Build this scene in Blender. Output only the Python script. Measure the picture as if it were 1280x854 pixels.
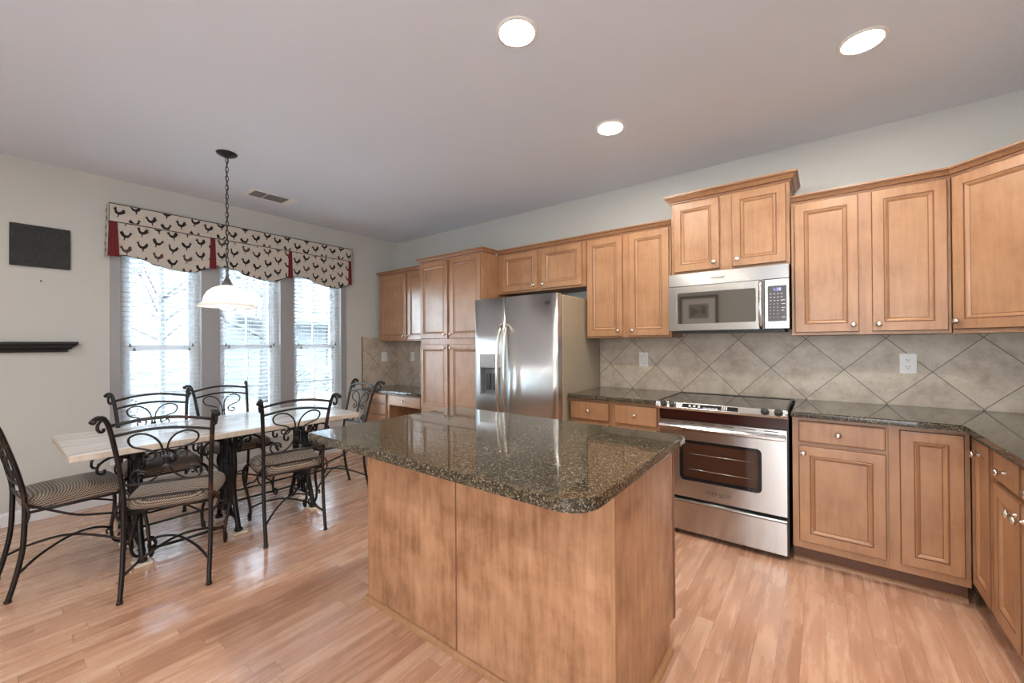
import bpy, bmesh, math, random
from mathutils import Vector, Matrix
from math import sin, cos, pi, radians, atan2, sqrt
random.seed(7)
SC = bpy.context.scene
for o in list(bpy.data.objects): bpy.data.objects.remove(o)
COL = SC.collection

# ------------------------------------------------------------------ camera, world, lights, exposure
XL, YB, XR, YF, ZC = -4.771, 3.595, 1.21, -2.2, 2.74      # left wall, back wall, right wall, wall behind, ceiling
yaw, pitch, roll = 0.651814, 0.00452377, 0.00650933
cam = bpy.data.cameras.new('camera'); cam.sensor_width = 36; cam.lens = 508.3118*36/1280
cam.clip_start = .02; cam.clip_end = 200
cob = bpy.data.objects.new('camera', cam); COL.objects.link(cob)
fw = Vector((-sin(yaw), cos(yaw), 0)); rt = Vector((cos(yaw), sin(yaw), 0)); dn = Vector((0, 0, -1))
fw, dn = fw*cos(pitch)-dn*sin(pitch), dn*cos(pitch)+fw*sin(pitch)
rt, dn = rt*cos(roll)+dn*sin(roll), dn*cos(roll)-rt*sin(roll)
mw = Matrix((rt, -dn, -fw)).transposed().to_4x4(); mw.translation = (0, 0, 1.32)
cob.matrix_world = mw
SC.camera = cob

world = bpy.data.worlds.new('world'); SC.world = world; world.use_nodes = True
bg = world.node_tree.nodes['Background']
bg.inputs[0].default_value = (.70, .86, 1, 1); bg.inputs[1].default_value = 50

def area(name, loc, target, sx, sy, power, color, portal=False, spread=180):
    l = bpy.data.lights.new(name, 'AREA'); l.shape = 'RECTANGLE'; l.size = sx; l.size_y = sy
    l.energy = power; l.color = color; l.spread = radians(spread)
    o = bpy.data.objects.new(name, l); COL.objects.link(o); o.location = loc
    o.rotation_euler = (Vector(target)-Vector(loc)).to_track_quat('-Z', 'Y').to_euler()
    if portal: l.cycles.is_portal = True
    return o
for y in (1.017, 1.735, 2.448):
    area('window_portal', (XL-.16, y, 1.3), (0, y, 1.3), .6, 1.8, 1, (1, 1, 1), True)
# added fill light behind the camera, brightens the kitchen from out of view
area('fill_behind_camera', (.2, YF+.05, 1.3), (-1.0, 3, .9), 1.9, 2.3, 62, (.90, .95, 1))
LAMP = 165                                                  # radiance of the recessed lamps
vs = SC.view_settings
vs.view_transform = 'Standard'; vs.look = 'None'; vs.exposure = 0.60; vs.gamma = 1; vs.use_curve_mapping = False

# ------------------------------------------------------------------ materials
class NT:
    def __init__(s, name):
        s.m = bpy.data.materials.new(name); s.m.use_nodes = True; s.t = s.m.node_tree
        s.b = s.t.nodes['Principled BSDF']
    def n(s, typ, ins=None, **kw):
        nd = s.t.nodes.new(typ)
        for k, v in kw.items(): setattr(nd, k, v)
        for k, v in (ins or {}).items(): s.put(nd.inputs[k], v)
        return nd
    def put(s, sock, v):
        if isinstance(v, bpy.types.NodeSocket): s.t.links.new(v, sock)
        elif isinstance(v, bpy.types.Node): s.t.links.new(v.outputs[0], sock)
        elif isinstance(v, (tuple, list)) and len(v) == 3 and sock.type == 'RGBA': sock.default_value = (*v, 1)
        else: sock.default_value = v
    def math(s, op, a, b=0.0, c=0.0): return s.n('ShaderNodeMath', {0: a, 1: b, 2: c}, operation=op).outputs[0]
    def mix(s, f, a, b, mode='MIX'):
        nd = s.n('ShaderNodeMix', data_type='RGBA', blend_type=mode)
        s.put(nd.inputs['Factor'], f); s.put(nd.inputs['A'], a); s.put(nd.inputs['B'], b)
        return nd.outputs['Result']
    def ramp(s, f, stops):
        nd = s.n('ShaderNodeValToRGB', {0: f}); cr = nd.color_ramp
        while len(cr.elements) < len(stops): cr.elements.new(.5)
        for e, (p, c) in zip(cr.elements, stops): e.position = p; e.color = (*c, 1) if len(c) == 3 else c
        return nd.outputs[0]
    def coord(s, scale=(1, 1, 1), rot=(0, 0, 0), out='Object'):
        tc = s.n('ShaderNodeTexCoord')
        return s.n('ShaderNodeMapping', {'Vector': tc.outputs[out], 'Scale': scale, 'Rotation': rot}).outputs[0]
    def noise(s, vec, scale, detail=3, rough=.55, out=0):
        return s.n('ShaderNodeTexNoise', {'Vector': vec, 'Scale': scale, 'Detail': detail, 'Roughness': rough}).outputs[out]
    def bump(s, h, strength=.2, dist=.001):
        s.put(s.b.inputs['Normal'], s.n('ShaderNodeBump', {'Height': h, 'Strength': strength, 'Distance': dist}))
    def set(s, **kw):
        for k, v in kw.items(): s.put(s.b.inputs[k.replace('_', ' ')], v)
        return s
def plain(name, col, rough=.5, metal=0., **kw):
    s = NT(name); f = s.noise(s.coord(), 14, 2)
    c2 = tuple(min(1, c*1.06) for c in col); c1 = tuple(c*.94 for c in col)
    s.set(Base_Color=s.mix(f, c1, c2), Roughness=rough, Metallic=metal, **kw); return s.m
def emis(name, col, st):
    s = NT(name); s.set(Base_Color=col, Emission_Color=col, Emission_Strength=st, Roughness=.4); return s.m

def paint(name, col):
    s = NT(name); v = s.coord(); s.set(Base_Color=s.mix(s.noise(v, 3), tuple(c*.97 for c in col), col), Roughness=.75)
    s.bump(s.noise(v, 260, 2), .12, .0006); return s.m
WALL = paint('wall_paint', (.56, .565, .537)); CEIL = paint('ceiling_paint', (.73, .785, .87))
TRIM = plain('white_trim_paint', (.74, .74, .75), .35); CASING = plain('shaded_white_casing_paint', (.33, .33, .345), .4)  # casing is white paint, greyed here for its backlit shade

def wood(name, dark, mid, light, rough=.38, grain=(9, 9, .9), blot=2.2):
    s = NT(name); v = s.coord(grain); v2 = s.coord()
    a = s.noise(v, 5, 5, .6); b = s.noise(v2, blot*2.4, 4, .6)
    f = s.math('ADD', s.math('MULTIPLY', a, .45), s.math('MULTIPLY', b, .6))
    c = s.ramp(f, [(.36, dark), (.53, mid), (.70, light)])
    s.set(Base_Color=c, Roughness=rough, Coat_Weight=.25, Coat_Roughness=.25); return s.m
MAPLE = wood('maple', (.315, .152, .070), (.395, .206, .101), (.45, .247, .127))
MAPLEX = wood('maple_panel', (.25, .115, .055), (.43, .225, .120), (.56, .32, .185), .34, (7, 7, .8), 2.6)
GLAZE = plain('dark_glaze', (.19, .082, .042), .4)
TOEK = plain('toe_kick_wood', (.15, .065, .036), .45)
def whitewash():
    s = NT('whitewashed_planks'); tc = s.n('ShaderNodeTexCoord'); sp = s.n('ShaderNodeSeparateXYZ', {0: tc.outputs['Object']})
    row = s.math('FLOOR', s.math('DIVIDE', sp.outputs[0], .088))
    wn = s.n('ShaderNodeTexWhiteNoise', {'W': row}, noise_dimensions='1D').outputs[0]
    v = s.n('ShaderNodeCombineXYZ', {0: s.math('MULTIPLY', sp.outputs[0], 28), 1: s.math('ADD', s.math('MULTIPLY', sp.outputs[1], 1.7), s.math('MULTIPLY', wn, 31)), 2: row}).outputs[0]
    g = s.noise(v, 1.3, 6, .65)
    c = s.ramp(g, [(.34, (.30, .25, .22)), (.47, (.60, .56, .54)), (.60, (.76, .74, .73))])
    c = s.mix(s.math('MULTIPLY', wn, .5), c, (.70, .66, .64))
    gap = s.math('LESS_THAN', s.math('FRACT', s.math('DIVIDE', sp.outputs[0], .088)), .03)
    s.set(Base_Color=s.mix(s.math('MULTIPLY', gap, .7), c, (.25, .2, .17)), Roughness=.22, Coat_Weight=.5, Coat_Roughness=.1); return s.m
WHITEWASH = whitewash()
EDGEWOOD = wood('raw_edge_wood', (.42, .35, .28), (.54, .47, .39), (.62, .55, .47), .5)

def floorwood():
    s = NT('oak_floor'); tc = s.n('ShaderNodeTexCoord'); sp = s.n('ShaderNodeSeparateXYZ', {0: tc.outputs['Object']})
    x, y = sp.outputs[0], sp.outputs[1]; W, L = .083, .95
    xr = s.math('DIVIDE', x, W); row = s.math('FLOOR', xr)
    sh = s.n('ShaderNodeTexWhiteNoise', {'W': row}, noise_dimensions='1D').outputs[0]
    yr = s.math('ADD', s.math('DIVIDE', y, L), s.math('MULTIPLY', sh, 7.3)); pid = s.math('FLOOR', yr)
    k = s.n('ShaderNodeCombineXYZ', {0: row, 1: pid, 2: 3.0}).outputs[0]
    w1 = s.n('ShaderNodeTexWhiteNoise', {'Vector': k}, noise_dimensions='3D').outputs[0]
    v = s.n('ShaderNodeCombineXYZ', {0: s.math('ADD', s.math('MULTIPLY', x, 15), s.math('MULTIPLY', w1, 40)), 1: s.math('MULTIPLY', y, 1.6), 2: s.math('MULTIPLY', w1, 17)}).outputs[0]
    g = s.noise(v, 1.6, 6, .62)
    big = s.noise(s.coord(), 1.1, 3)
    f = s.math('ADD', s.math('ADD', s.math('MULTIPLY', g, .55), s.math('MULTIPLY', w1, .16)), s.math('MULTIPLY', big, .26))
    c = s.ramp(f, [(.33, (.40, .20, .118)), (.50, (.60, .345, .222)), (.68, (.745, .495, .345))])
    fx = s.math('FRACT', xr); fy = s.math('FRACT', yr)
    e1 = s.math('LESS_THAN', fx, .022); e2 = s.math('LESS_THAN', fy, .0022)
    e = s.math('MAXIMUM', e1, e2)
    s.set(Base_Color=s.mix(s.math('MULTIPLY', e, .62), c, (.07, .03, .018)), Roughness=s.math('ADD', .20, s.math('MULTIPLY', g, .14)), Coat_Weight=.6, Coat_Roughness=.19)
    s.bump(s.math('SUBTRACT', s.math('MULTIPLY', g, .25), e), .25, .0012); return s.m
FLOOR = floorwood()

def granite():
    s = NT('granite'); v = s.coord()
    vo = s.n('ShaderNodeTexVoronoi', {'Vector': v, 'Scale': 250.0, 'Randomness': 1.0})
    r = s.n('ShaderNodeSeparateColor', {0: vo.outputs['Color']}).outputs[0]
    c = s.ramp(r, [(0, (.008, .008, .007)), (.38, (.035, .034, .024)), (.62, (.075, .068, .043)), (.82, (.16, .118, .07)), (.93, (.30, .25, .18))])
    c = s.mix(s.math('MULTIPLY', s.noise(v, 22, 4), .6), c, (.035, .030, .022))
    s.set(Base_Color=c, Roughness=.045, Specular_IOR_Level=.62); return s.m
GRANITE = granite()
def tile(ax):
    s = NT('stone_tile'); tc = s.n('ShaderNodeTexCoord'); sp = s.n('ShaderNodeSeparateXYZ', {0: tc.outputs['Object']})
    u = s.math('SUBTRACT', sp.outputs[ax], .33 if ax == 0 else 3.595-.2); w = s.math('SUBTRACT', sp.outputs[2], 1.337); P = .4245
    p = s.math('DIVIDE', s.math('ADD', u, w), P); q = s.math('DIVIDE', s.math('SUBTRACT', u, w), P)
    g = None
    for t in (p, q):
        d = s.math('ABSOLUTE', s.math('SUBTRACT', s.math('FRACT', s.math('ADD', t, .5)), .5))
        g = d if g is None else s.math('MINIMUM', g, d)
    grout = s.math('LESS_THAN', g, .0075)
    k = s.n('ShaderNodeCombineXYZ', {0: s.math('FLOOR', p), 1: s.math('FLOOR', q), 2: 1.0}).outputs[0]
    wn = s.n('ShaderNodeTexWhiteNoise', {'Vector': k}, noise_dimensions='3D').outputs[0]
    off = s.n('ShaderNodeVectorMath', {0: tc.outputs['Object'], 1: s.n('ShaderNodeTexWhiteNoise', {'Vector': k}, noise_dimensions='3D').outputs[1]}, operation='ADD').outputs[0]
    nz = s.noise(off, 7, 6, .68); n2 = s.noise(off, 24, 4, .6)
    c = s.ramp(nz, [(.33, (.40, .32, .245)), (.5, (.55, .47, .375)), (.66, (.64, .565, .47))])
    c = s.mix(s.math('MULTIPLY', s.math('GREATER_THAN', n2, .64), .25), c, (.30, .19, .13))
    c = s.mix(s.math('MULTIPLY', wn, .18), c, (.36, .30, .24))
    s.set(Base_Color=s.mix(grout, c, (.17, .125, .09)), Roughness=.42); s.bump(s.math('SUBTRACT', 1, grout), .3, .0015); return s.m
TILEX, TILEY = tile(0), tile(1)

def steel(name, stretch, col=(.545, .535, .515), rough=.24, aniso=.75, rot=0.):
    s = NT(name); v = s.coord(stretch); n = s.noise(v, 30, 3)
    s.set(Base_Color=s.mix(n, tuple(c*.93 for c in col), col), Metallic=1., Roughness=s.math('ADD', rough-.04, s.math('MULTIPLY', n, .1)), Anisotropic=aniso, Anisotropic_Rotation=rot, Tangent=s.n('ShaderNodeTangent', direction_type='RADIAL', axis='Z')); return s.m
STEEL = steel('brushed_steel', (.6, 20, 20), rot=.25); STEELF = steel('brushed_steel_vertical', (20, 20, .6), (.64, .63, .62), .32); STEELV = steel('brushed_steel_polished', (20, 20, .6), (.68, .67, .66), .16, .2)
NICKEL = plain('satin_nickel', (.72, .68, .61), .22, 1.)
BLACKG = plain('black_glass', (.012, .011, .011), .06); BLACKP = plain('black_plastic', (.015, .014, .014), .4)
DARKSTRIP = plain('brown_black_enamel', (.045, .012, .009), .12)
OVENG = plain('oven_glass', (.055, .024, .014), .07)
MICROG = plain('microwave_glass', (.050, .043, .034), .035, IOR=2.6)
GREYP = plain('grey_plastic', (.23, .23, .24), .35); TAUPE = plain('taupe_enamel', (.33, .275, .20), .4)
BRONZE = plain('bronze_gasket', (.16, .075, .045), .35)
WHITEP = plain('white_plastic', (.83, .82, .80), .35); SLOT = plain('slot_dark', (.05, .05, .05), .5)
BURNER = plain('burner_ring', (.06, .056, .052), .15)
LOGO = plain('logo_ink', (.055, .05, .045), .4); DISPLAY = emis('clock_display', (.32, .36, 1.0), 1.3); LEGEND = plain('legend_print', (.75, .75, .75), .5)
LENS = emis('lamp_lens', (1, .93, .83), LAMP)
def iron():
    s = NT('wrought_iron'); n = s.noise(s.coord(), 9, 4, .65)
    s.set(Base_Color=s.ramp(n, [(.46, (.010, .009, .009)), (.60, (.022, .013, .010)), (.72, (.10, .032, .016))]), Roughness=.42, Metallic=.3); return s.m
IRON = iron()
CAST = plain('black_cast_iron', (.012, .012, .012), .38, .5)
def upholstery():
    s = NT('dotted_upholstery'); tc = s.n('ShaderNodeTexCoord'); sp = s.n('ShaderNodeSeparateXYZ', {0: tc.outputs['Object']})
    u = s.math('ADD', sp.outputs[0], sp.outputs[1]); w = s.math('SUBTRACT', sp.outputs[0], sp.outputs[1])
    u = s.math('ADD', u, s.math('MULTIPLY', sp.outputs[2], 2.0))
    a = s.math('SINE', s.math('MULTIPLY', u, 2*pi/.025)); b = s.math('SINE', s.math('MULTIPLY', w, 2*pi/.025))
    k = s.math('GREATER_THAN', s.math('MULTIPLY', a, b), .02)
    s.set(Base_Color=s.mix(k, (.026, .020, .017), (.36, .28, .21)), Roughness=.8, Sheen_Weight=.2); return s.m
UPH = upholstery()
def cloth(name, col):
    s = NT(name); v = s.coord(); s.set(Base_Color=s.mix(s.noise(v, 40, 3), tuple(c*.9 for c in col), col), Roughness=.85); s.bump(s.noise(v, 500, 2), .2, .0005); return s.m
LINEN = cloth('linen', (.60, .55, .49)); REDC = cloth('red_cotton', (.155, .014, .018)); INK = cloth('black_print', (.016, .013, .012)); RINGC = cloth('grey_print', (.36, .31, .27))
PALEINK = cloth('brown_print', (.09, .06, .045)); BLACKPAINT = plain('black_paint', (.008, .008, .009), .35); EMBOSS = plain('charcoal_relief', (.045, .045, .047), .4)
def slatmat():
    s = NT('white_blind'); s.set(Base_Color=(.86, .88, .90), Roughness=.45)
    t = s.n('ShaderNodeBsdfTranslucent', {'Color': (.8, .85, .9)})
    mx = s.n('ShaderNodeMixShader', {0: .12, 1: s.b.outputs[0], 2: t.outputs[0]})
    s.t.links.new(mx.outputs[0], s.t.nodes['Material Output'].inputs[0]); return s.m
SLAT = slatmat()
def glass(name='window_glass', tint=(.96, .98, .98)):
    s = NT(name); tr = s.n('ShaderNodeBsdfTransparent', {'Color': tint}); gl = s.n('ShaderNodeBsdfGlossy', {'Roughness': .02})
    fr = s.n('ShaderNodeFresnel', {'IOR': 1.45}); mx = s.n('ShaderNodeMixShader', {0: fr.outputs[0], 1: tr.outputs[0], 2: gl.outputs[0]})
    s.t.links.new(mx.outputs[0], s.t.nodes['Material Output'].inputs[0]); return s.m
GLASS = glass()
def opal():
    s = NT('opal_glass'); n = s.noise(s.coord(), 9, 3)
    s.set(Base_Color=s.mix(n, (.93, .90, .84), (.97, .95, .91)), Roughness=.16)
    t = s.n('ShaderNodeBsdfTranslucent', {'Color': (.95, .91, .84)})
    mx = s.n('ShaderNodeMixShader', {0: .45, 1: s.b.outputs[0], 2: t.outputs[0]})
    s.t.links.new(mx.outputs[0], s.t.nodes['Material Output'].inputs[0]); return s.m
OPAL = opal(); BULB = emis('lit_bulb', (.97, .96, 1), 16)
PEWTER = plain('pewter', (.16, .155, .15), .38, .8)
BOUNCE_GREY = plain('bounce_ground_grey', (.18, .183, .188), .9); LAWN = plain('pale_lawn', (.018, .018, .015), .9); SIDING = plain('grey_siding', (.024, .025, .026), .7); TRIMOUT = plain('grey_trim', (.031, .032, .033), .7); ROOF = plain('shingle', (.009, .009, .009), .9)
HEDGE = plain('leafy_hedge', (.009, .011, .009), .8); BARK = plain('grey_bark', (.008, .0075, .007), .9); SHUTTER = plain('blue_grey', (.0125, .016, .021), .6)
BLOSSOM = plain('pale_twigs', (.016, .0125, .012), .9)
SAND = plain('pale_pad', (.72, .65, .53), .7)

# ------------------------------------------------------------------ mesh helpers
class B:
    def __init__(s): s.bm = bmesh.new()
    def box(s, x0, y0, z0, x1, y1, z1, m=0, bev=0, seg=1):
        r = bmesh.ops.create_cube(s.bm, size=1); vs_ = r['verts']
        for v in vs_: v.co = Vector(((x0+x1)/2+v.co.x*(x1-x0), (y0+y1)/2+v.co.y*(y1-y0), (z0+z1)/2+v.co.z*(z1-z0)))
        fs = {f for v in vs_ for f in v.link_faces}
        for f in fs: f.material_index = m
        if bev:
            es = list({e for f in fs for e in f.edges})
            rr = bmesh.ops.bevel(s.bm, geom=es, offset=bev, segments=seg, profile=.5, affect='EDGES')
            for f in rr['faces']: f.material_index = m
        return s
    def face(s, pts, m=0):
        f = s.bm.faces.new([s.bm.verts.new(p) for p in pts]); f.material_index = m; return f
    def prism(s, pts, d, m=0, bev=0, seg=2, capm=None):
        """extrude a planar polygon (3D points) by vector d"""
        d = Vector(d); a = [s.bm.verts.new(p) for p in pts]; b = [s.bm.verts.new(Vector(p)+d) for p in pts]
        n = len(a); fs = [s.bm.faces.new(a[::-1]), s.bm.faces.new(b)]
        for i in range(n): fs.append(s.bm.faces.new((a[i], a[(i+1) % n], b[(i+1) % n], b[i])))
        for f in fs: f.material_index = m
        if capm is not None: fs[0].material_index = fs[1].material_index = capm
        if bev:
            es = list(set(fs[0].edges) | set(fs[1].edges))
            for f in bmesh.ops.bevel(s.bm, geom=es, offset=bev, segments=seg, profile=.5, affect='EDGES')['faces']: f.material_index = m
        return s
    def tube(s, pts, r, n=8, m=0, closed=False, flat=1.0):
        P = [Vector(p) for p in pts]; N = len(P)
        R = r if isinstance(r, (list, tuple)) else [r]*N
        def tan(i):
            a, b = (P[(i-1) % N], P[(i+1) % N]) if closed else (P[max(i-1, 0)], P[min(i+1, N-1)])
            t = b-a; return t.normalized() if t.length > 1e-9 else Vector((0, 0, 1))
        t0 = tan(0); u = t0.cross(Vector((0, 0, 1)));
        if u.length < .01: u = t0.cross(Vector((0, 1, 0)))
        u.normalize(); rings = []
        for i in range(N):
            t = tan(i); u = (u-t*u.dot(t)).normalized(); w = t.cross(u)
            rings.append([s.bm.verts.new(P[i]+(u*cos(2*pi*k/n)+w*sin(2*pi*k/n)*flat)*R[i]) for k in range(n)])
        for i in range(N if closed else N-1):
            a, b = rings[i], rings[(i+1) % N]
            for k in range(n):
                f = s.bm.faces.new((a[k], a[(k+1) % n], b[(k+1) % n], b[k])); f.smooth = True; f.material_index = m
        if not closed:
            for f in (s.bm.faces.new(rings[0][::-1]), s.bm.faces.new(rings[-1])): f.material_index = m
        return s
    def lathe(s, prof, n=24, m=0, o=(0, 0, 0), axis='z', smooth=True):
        """prof: (radius, height); closed at ends where radius 0"""
        o = Vector(o)
        def pt(r, h, a):
            c, q = r*cos(a), r*sin(a)
            return o+(Vector((c, q, h)) if axis == 'z' else Vector((c, -h, q)) if axis == '-y' else Vector((h, c, q)))
        rings = []
        for r, h in prof:
            rings.append([s.bm.verts.new(pt(0, h, 0))] if r < 1e-6 else [s.bm.verts.new(pt(r, h, 2*pi*k/n)) for k in range(n)])
        for a, b in zip(rings, rings[1:]):
            for k in range(n):
                k2 = (k+1) % n
                vs_ = [a[0], b[k2], b[k]] if len(a) == 1 else [a[k], a[k2], b[0]] if len(b) == 1 else [a[k], a[k2], b[k2], b[k]]
                if len(a) == 1 and len(b) == 1: continue
                f = s.bm.faces.new(vs_); f.smooth = smooth; f.material_index = m
        for rg in (rings[0], rings[-1]):
            if len(rg) > 1: s.bm.faces.new(rg).material_index = m
        return s
    def panel(s, x0, z0, x1, z1, y, rings, m=0):
        """nested rectangles facing -Y: rings = (inset, protrusion, material)"""
        prev = None
        for ins, d, mi in rings:
            pts = [(x0+ins, y-d, z0+ins), (x1-ins, y-d, z0+ins), (x1-ins, y-d, z1-ins), (x0+ins, y-d, z1-ins)]
            vs_ = [s.bm.verts.new(p) for p in pts]
            if prev:
                for k in range(4):
                    f = s.bm.faces.new((prev[k], prev[(k+1) % 4], vs_[(k+1) % 4], vs_[k])); f.material_index = mi
            else: first = vs_
            prev = vs_
        s.bm.faces.new(prev).material_index = m; s.bm.faces.new(first[::-1]).material_index = m
        return s
    def sweep(s, path, prof, mats=None):
        """mitred moulding: path of 2D points, prof of (outward, z); outward is the right-hand side of the path"""
        P = [Vector(p) for p in path]; N = len(P); rings = []
        for i in range(N):
            ns = []
            for a, b in ((i-1, i), (i, i+1)):
                if a >= 0 and b < N:
                    d = (P[b]-P[a]).normalized(); ns.append(Vector((d.y, -d.x)))
            nn = ns[0] if len(ns) == 1 else (ns[0]+ns[1])/(1+ns[0].dot(ns[1]))
            rings.append([s.bm.verts.new((P[i].x+nn.x*o, P[i].y+nn.y*o, z)) for o, z in prof])
        k = len(prof)
        for a, b in zip(rings, rings[1:]):
            for j in range(k):
                f = s.bm.faces.new((a[j], a[(j+1) % k], b[(j+1) % k], b[j])); f.material_index = (mats or {}).get(j, 0)
        s.bm.faces.new(rings[0][::-1]); s.bm.faces.new(rings[-1]); return s
    def done(s, name, mats, parent=None, loc=None, rotz=0):
        bmesh.ops.recalc_face_normals(s.bm, faces=s.bm.faces)
        me = bpy.data.meshes.new(name); s.bm.to_mesh(me); s.bm.free()
        for m in (mats if isinstance(mats, (list, tuple)) else [mats]): me.materials.append(m)
        o = bpy.data.objects.new(name, me); COL.objects.link(o)
        if parent is not None: o.parent = parent
        if loc is not None: o.location = loc
        if rotz: o.rotation_euler = (0, 0, rotz)
        return o
def tag(o, label, cat, group=None):
    o['label'] = label; o['category'] = cat
    if group: o['group'] = group
    return o
def thing(name, label, cat, loc=(0, 0, 0), rotz=0, group=None):
    o = bpy.data.objects.new(name, None); COL.objects.link(o); o.empty_display_size = .1
    o.location = loc; o.rotation_euler = (0, 0, rotz); return tag(o, label, cat, group)
def struct(o): o['kind'] = 'structure'; return o
def sempty(name, loc=(0, 0, 0)):
    o = bpy.data.objects.new(name, None); COL.objects.link(o); o.location = loc; o['kind'] = 'structure'; return o
def copy_tree(o, parent=None):
    c = o.copy(); COL.objects.link(c)
    if parent: c.parent = parent
    for ch in list(o.children): copy_tree(ch, c)
    return c
def cr(pts, n=6, closed=False):
    """Catmull-Rom through 3D points"""
    P = [Vector(p) for p in pts]; out = []; N = len(P)
    for i in range(N-1):
        p0, p1, p2, p3 = P[max(i-1, 0)], P[i], P[i+1], P[min(i+2, N-1)]
        for k in range(n):
            t = k/n
            out.append(.5*((2*p1)+(p2-p0)*t+(2*p0-5*p1+4*p2-p3)*t*t+(3*p1-p0-3*p2+p3)*t**3))
    return out+[P[-1]]
def lerp(a, b, t): return a+(b-a)*t
def text(body, size, parent, loc, mat, name='logo', rx=pi/2, rz=0, ext=.0006, ax='CENTER'):
    cu = bpy.data.curves.new(name, 'FONT'); cu.body = body; cu.size = size; cu.extrude = ext; cu.align_x = ax; cu.align_y = 'CENTER'; cu.resolution_u = 3
    t = bpy.data.objects.new(name, cu); COL.objects.link(t)
    me = bpy.data.meshes.new_from_object(t.evaluated_get(bpy.context.evaluated_depsgraph_get()))
    bpy.data.objects.remove(t)
    o = bpy.data.objects.new(name, me); me.materials.clear(); me.materials.append(mat); COL.objects.link(o)
    o.parent = parent; o.location = loc; o.rotation_euler = (rx, 0, rz); return o

# ------------------------------------------------------------------ the room
b = B(); b.box(XL-.2, YF-.2, -.08, XR+.2, YB+.2, 0); b.box(-2.7, -5.2, -.08, XR+.2, YF-.2, 0); struct(b.done('floor', FLOOR))
b = B(); b.box(XL-.2, YF-.2, ZC, XR+.2, YB+.2, ZC+.1); b.box(-2.7, -5.2, ZC, XR+.2, YF-.2, ZC+.1); struct(b.done('ceiling', CEIL))
b = B(); b.box(XL-.15, YB, 0, XR+.15, YB+.15, ZC); struct(b.done('wall_back', WALL))
b = B(); b.box(XR, -5, 0, XR+.15, YB, ZC); struct(b.done('wall_right', WALL))
WIN = [(.735, 1.30), (1.45, 2.02), (2.166, 2.73)]; WZ0, WZ1 = .42, 2.17
b = B(); x0, x1 = XL-.15, XL
ys = [YF-.15, .735, 1.30, 1.45, 2.02, 2.166, 2.73, YB]
for i in range(len(ys)-1):
    a, c = ys[i], ys[i+1]
    if i in (1, 3, 5): b.box(x0, a, 0, x1, c, WZ0); b.box(x0, a, WZ1, x1, c, ZC)
    else: b.box(x0, a, 0, x1, c, ZC)
struct(b.done('wall_left', WALL))
b = B(); b.box(XL-.15, YF-.15, 0, -.9, YF, ZC); b.box(-.9, YF-.15, 2.62, XR+.15, YF, ZC); struct(b.done('wall_front', WALL))
b = B(); b.box(-2.65, -5.15, 0, XR+.15, -5, ZC); struct(b.done('wall_shell_rear', WALL))  # unseen shell added behind the opening to shut out the sky
b = B(); b.box(-2.65, -5, 0, -2.5, YF-.15, ZC); struct(b.done('wall_shell_side', WALL))  # side of the same added shell, blocks sky light
bprof = [(0, 0), (.016, 0), (.016, .075), (.012, .088), (.006, .096), (0, .1)]
b = B(); b.sweep([(XL, 3.02), (XL, YF+.02)], [(-o, z) for o, z in bprof]); struct(b.done('baseboard_left', TRIM))
b = B(); b.sweep([(XL+.02, YF), (-.9, YF)], [(-o, z) for o, z in bprof]); struct(b.done('baseboard_front', TRIM))
# casings, stool and apron of the three windows
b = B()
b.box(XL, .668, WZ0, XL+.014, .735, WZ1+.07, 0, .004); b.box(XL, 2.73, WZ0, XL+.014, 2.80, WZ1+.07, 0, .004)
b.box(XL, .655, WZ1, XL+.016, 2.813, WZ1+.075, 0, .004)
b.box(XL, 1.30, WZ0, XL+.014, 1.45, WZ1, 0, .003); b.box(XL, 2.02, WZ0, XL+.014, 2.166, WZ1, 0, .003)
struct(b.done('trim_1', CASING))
b = B(); b.box(XL-.10, .735, .395, XL, 2.73, WZ0, 0); b.box(XL, .635, .395, XL+.05, 2.835, WZ0, 0, .006, 2)
b.box(XL, .668, .31, XL+.014, 2.80, .395, 0, .004); struct(b.done('trim_2', TRIM))
for i, (ya, yb) in enumerate(WIN):
    w = sempty('window_%d' % (i+1), (XL-.1, (ya+yb)/2, WZ0)); h = WZ1-WZ0; hw = (yb-ya)/2
    f = B(); t = .035
    f.box(-.05, -hw, 0, .03, -hw+t, h); f.box(-.05, hw-t, 0, .03, hw, h); f.box(-.05, -hw, h-t, .03, hw, h); f.box(-.05, -hw, 0, .03, hw, t)
    f.done('frame', TRIM, w)
    for nm, z0, z1, xo in (('lower_sash', t, .89, .0), ('upper_sash', .86, h-t, -.03)):
        f = B(); q = .038; a, c = -hw+t, hw-t
        f.box(xo-.012, a, z0, xo+.012, a+q, z1); f.box(xo-.012, c-q, z0, xo+.012, c, z1)
        f.box(xo-.012, a+q, z0, xo+.012, c-q, z0+q); f.box(xo-.012, a+q, z1-q, xo+.012, c-q, z1)
        sh = f.done(nm, TRIM, w)
        f = B(); f.box(xo-.003, a+q, z0+q, xo+.003, c-q, z1-q); f.done('pane', GLASS, sh)
        g = B(); n = 3
        g.box(xo-.006, (a+c)/2-.008, z0+q, xo+.006, (a+c)/2+.008, z1-q)
        for k in range(1, n-1): g.box(xo-.006, a+q, lerp(z0, z1, .5)-.008, xo+.006, c-q, lerp(z0, z1, .5)+.008)
        g.done('grille', TRIM, sh)
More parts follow.
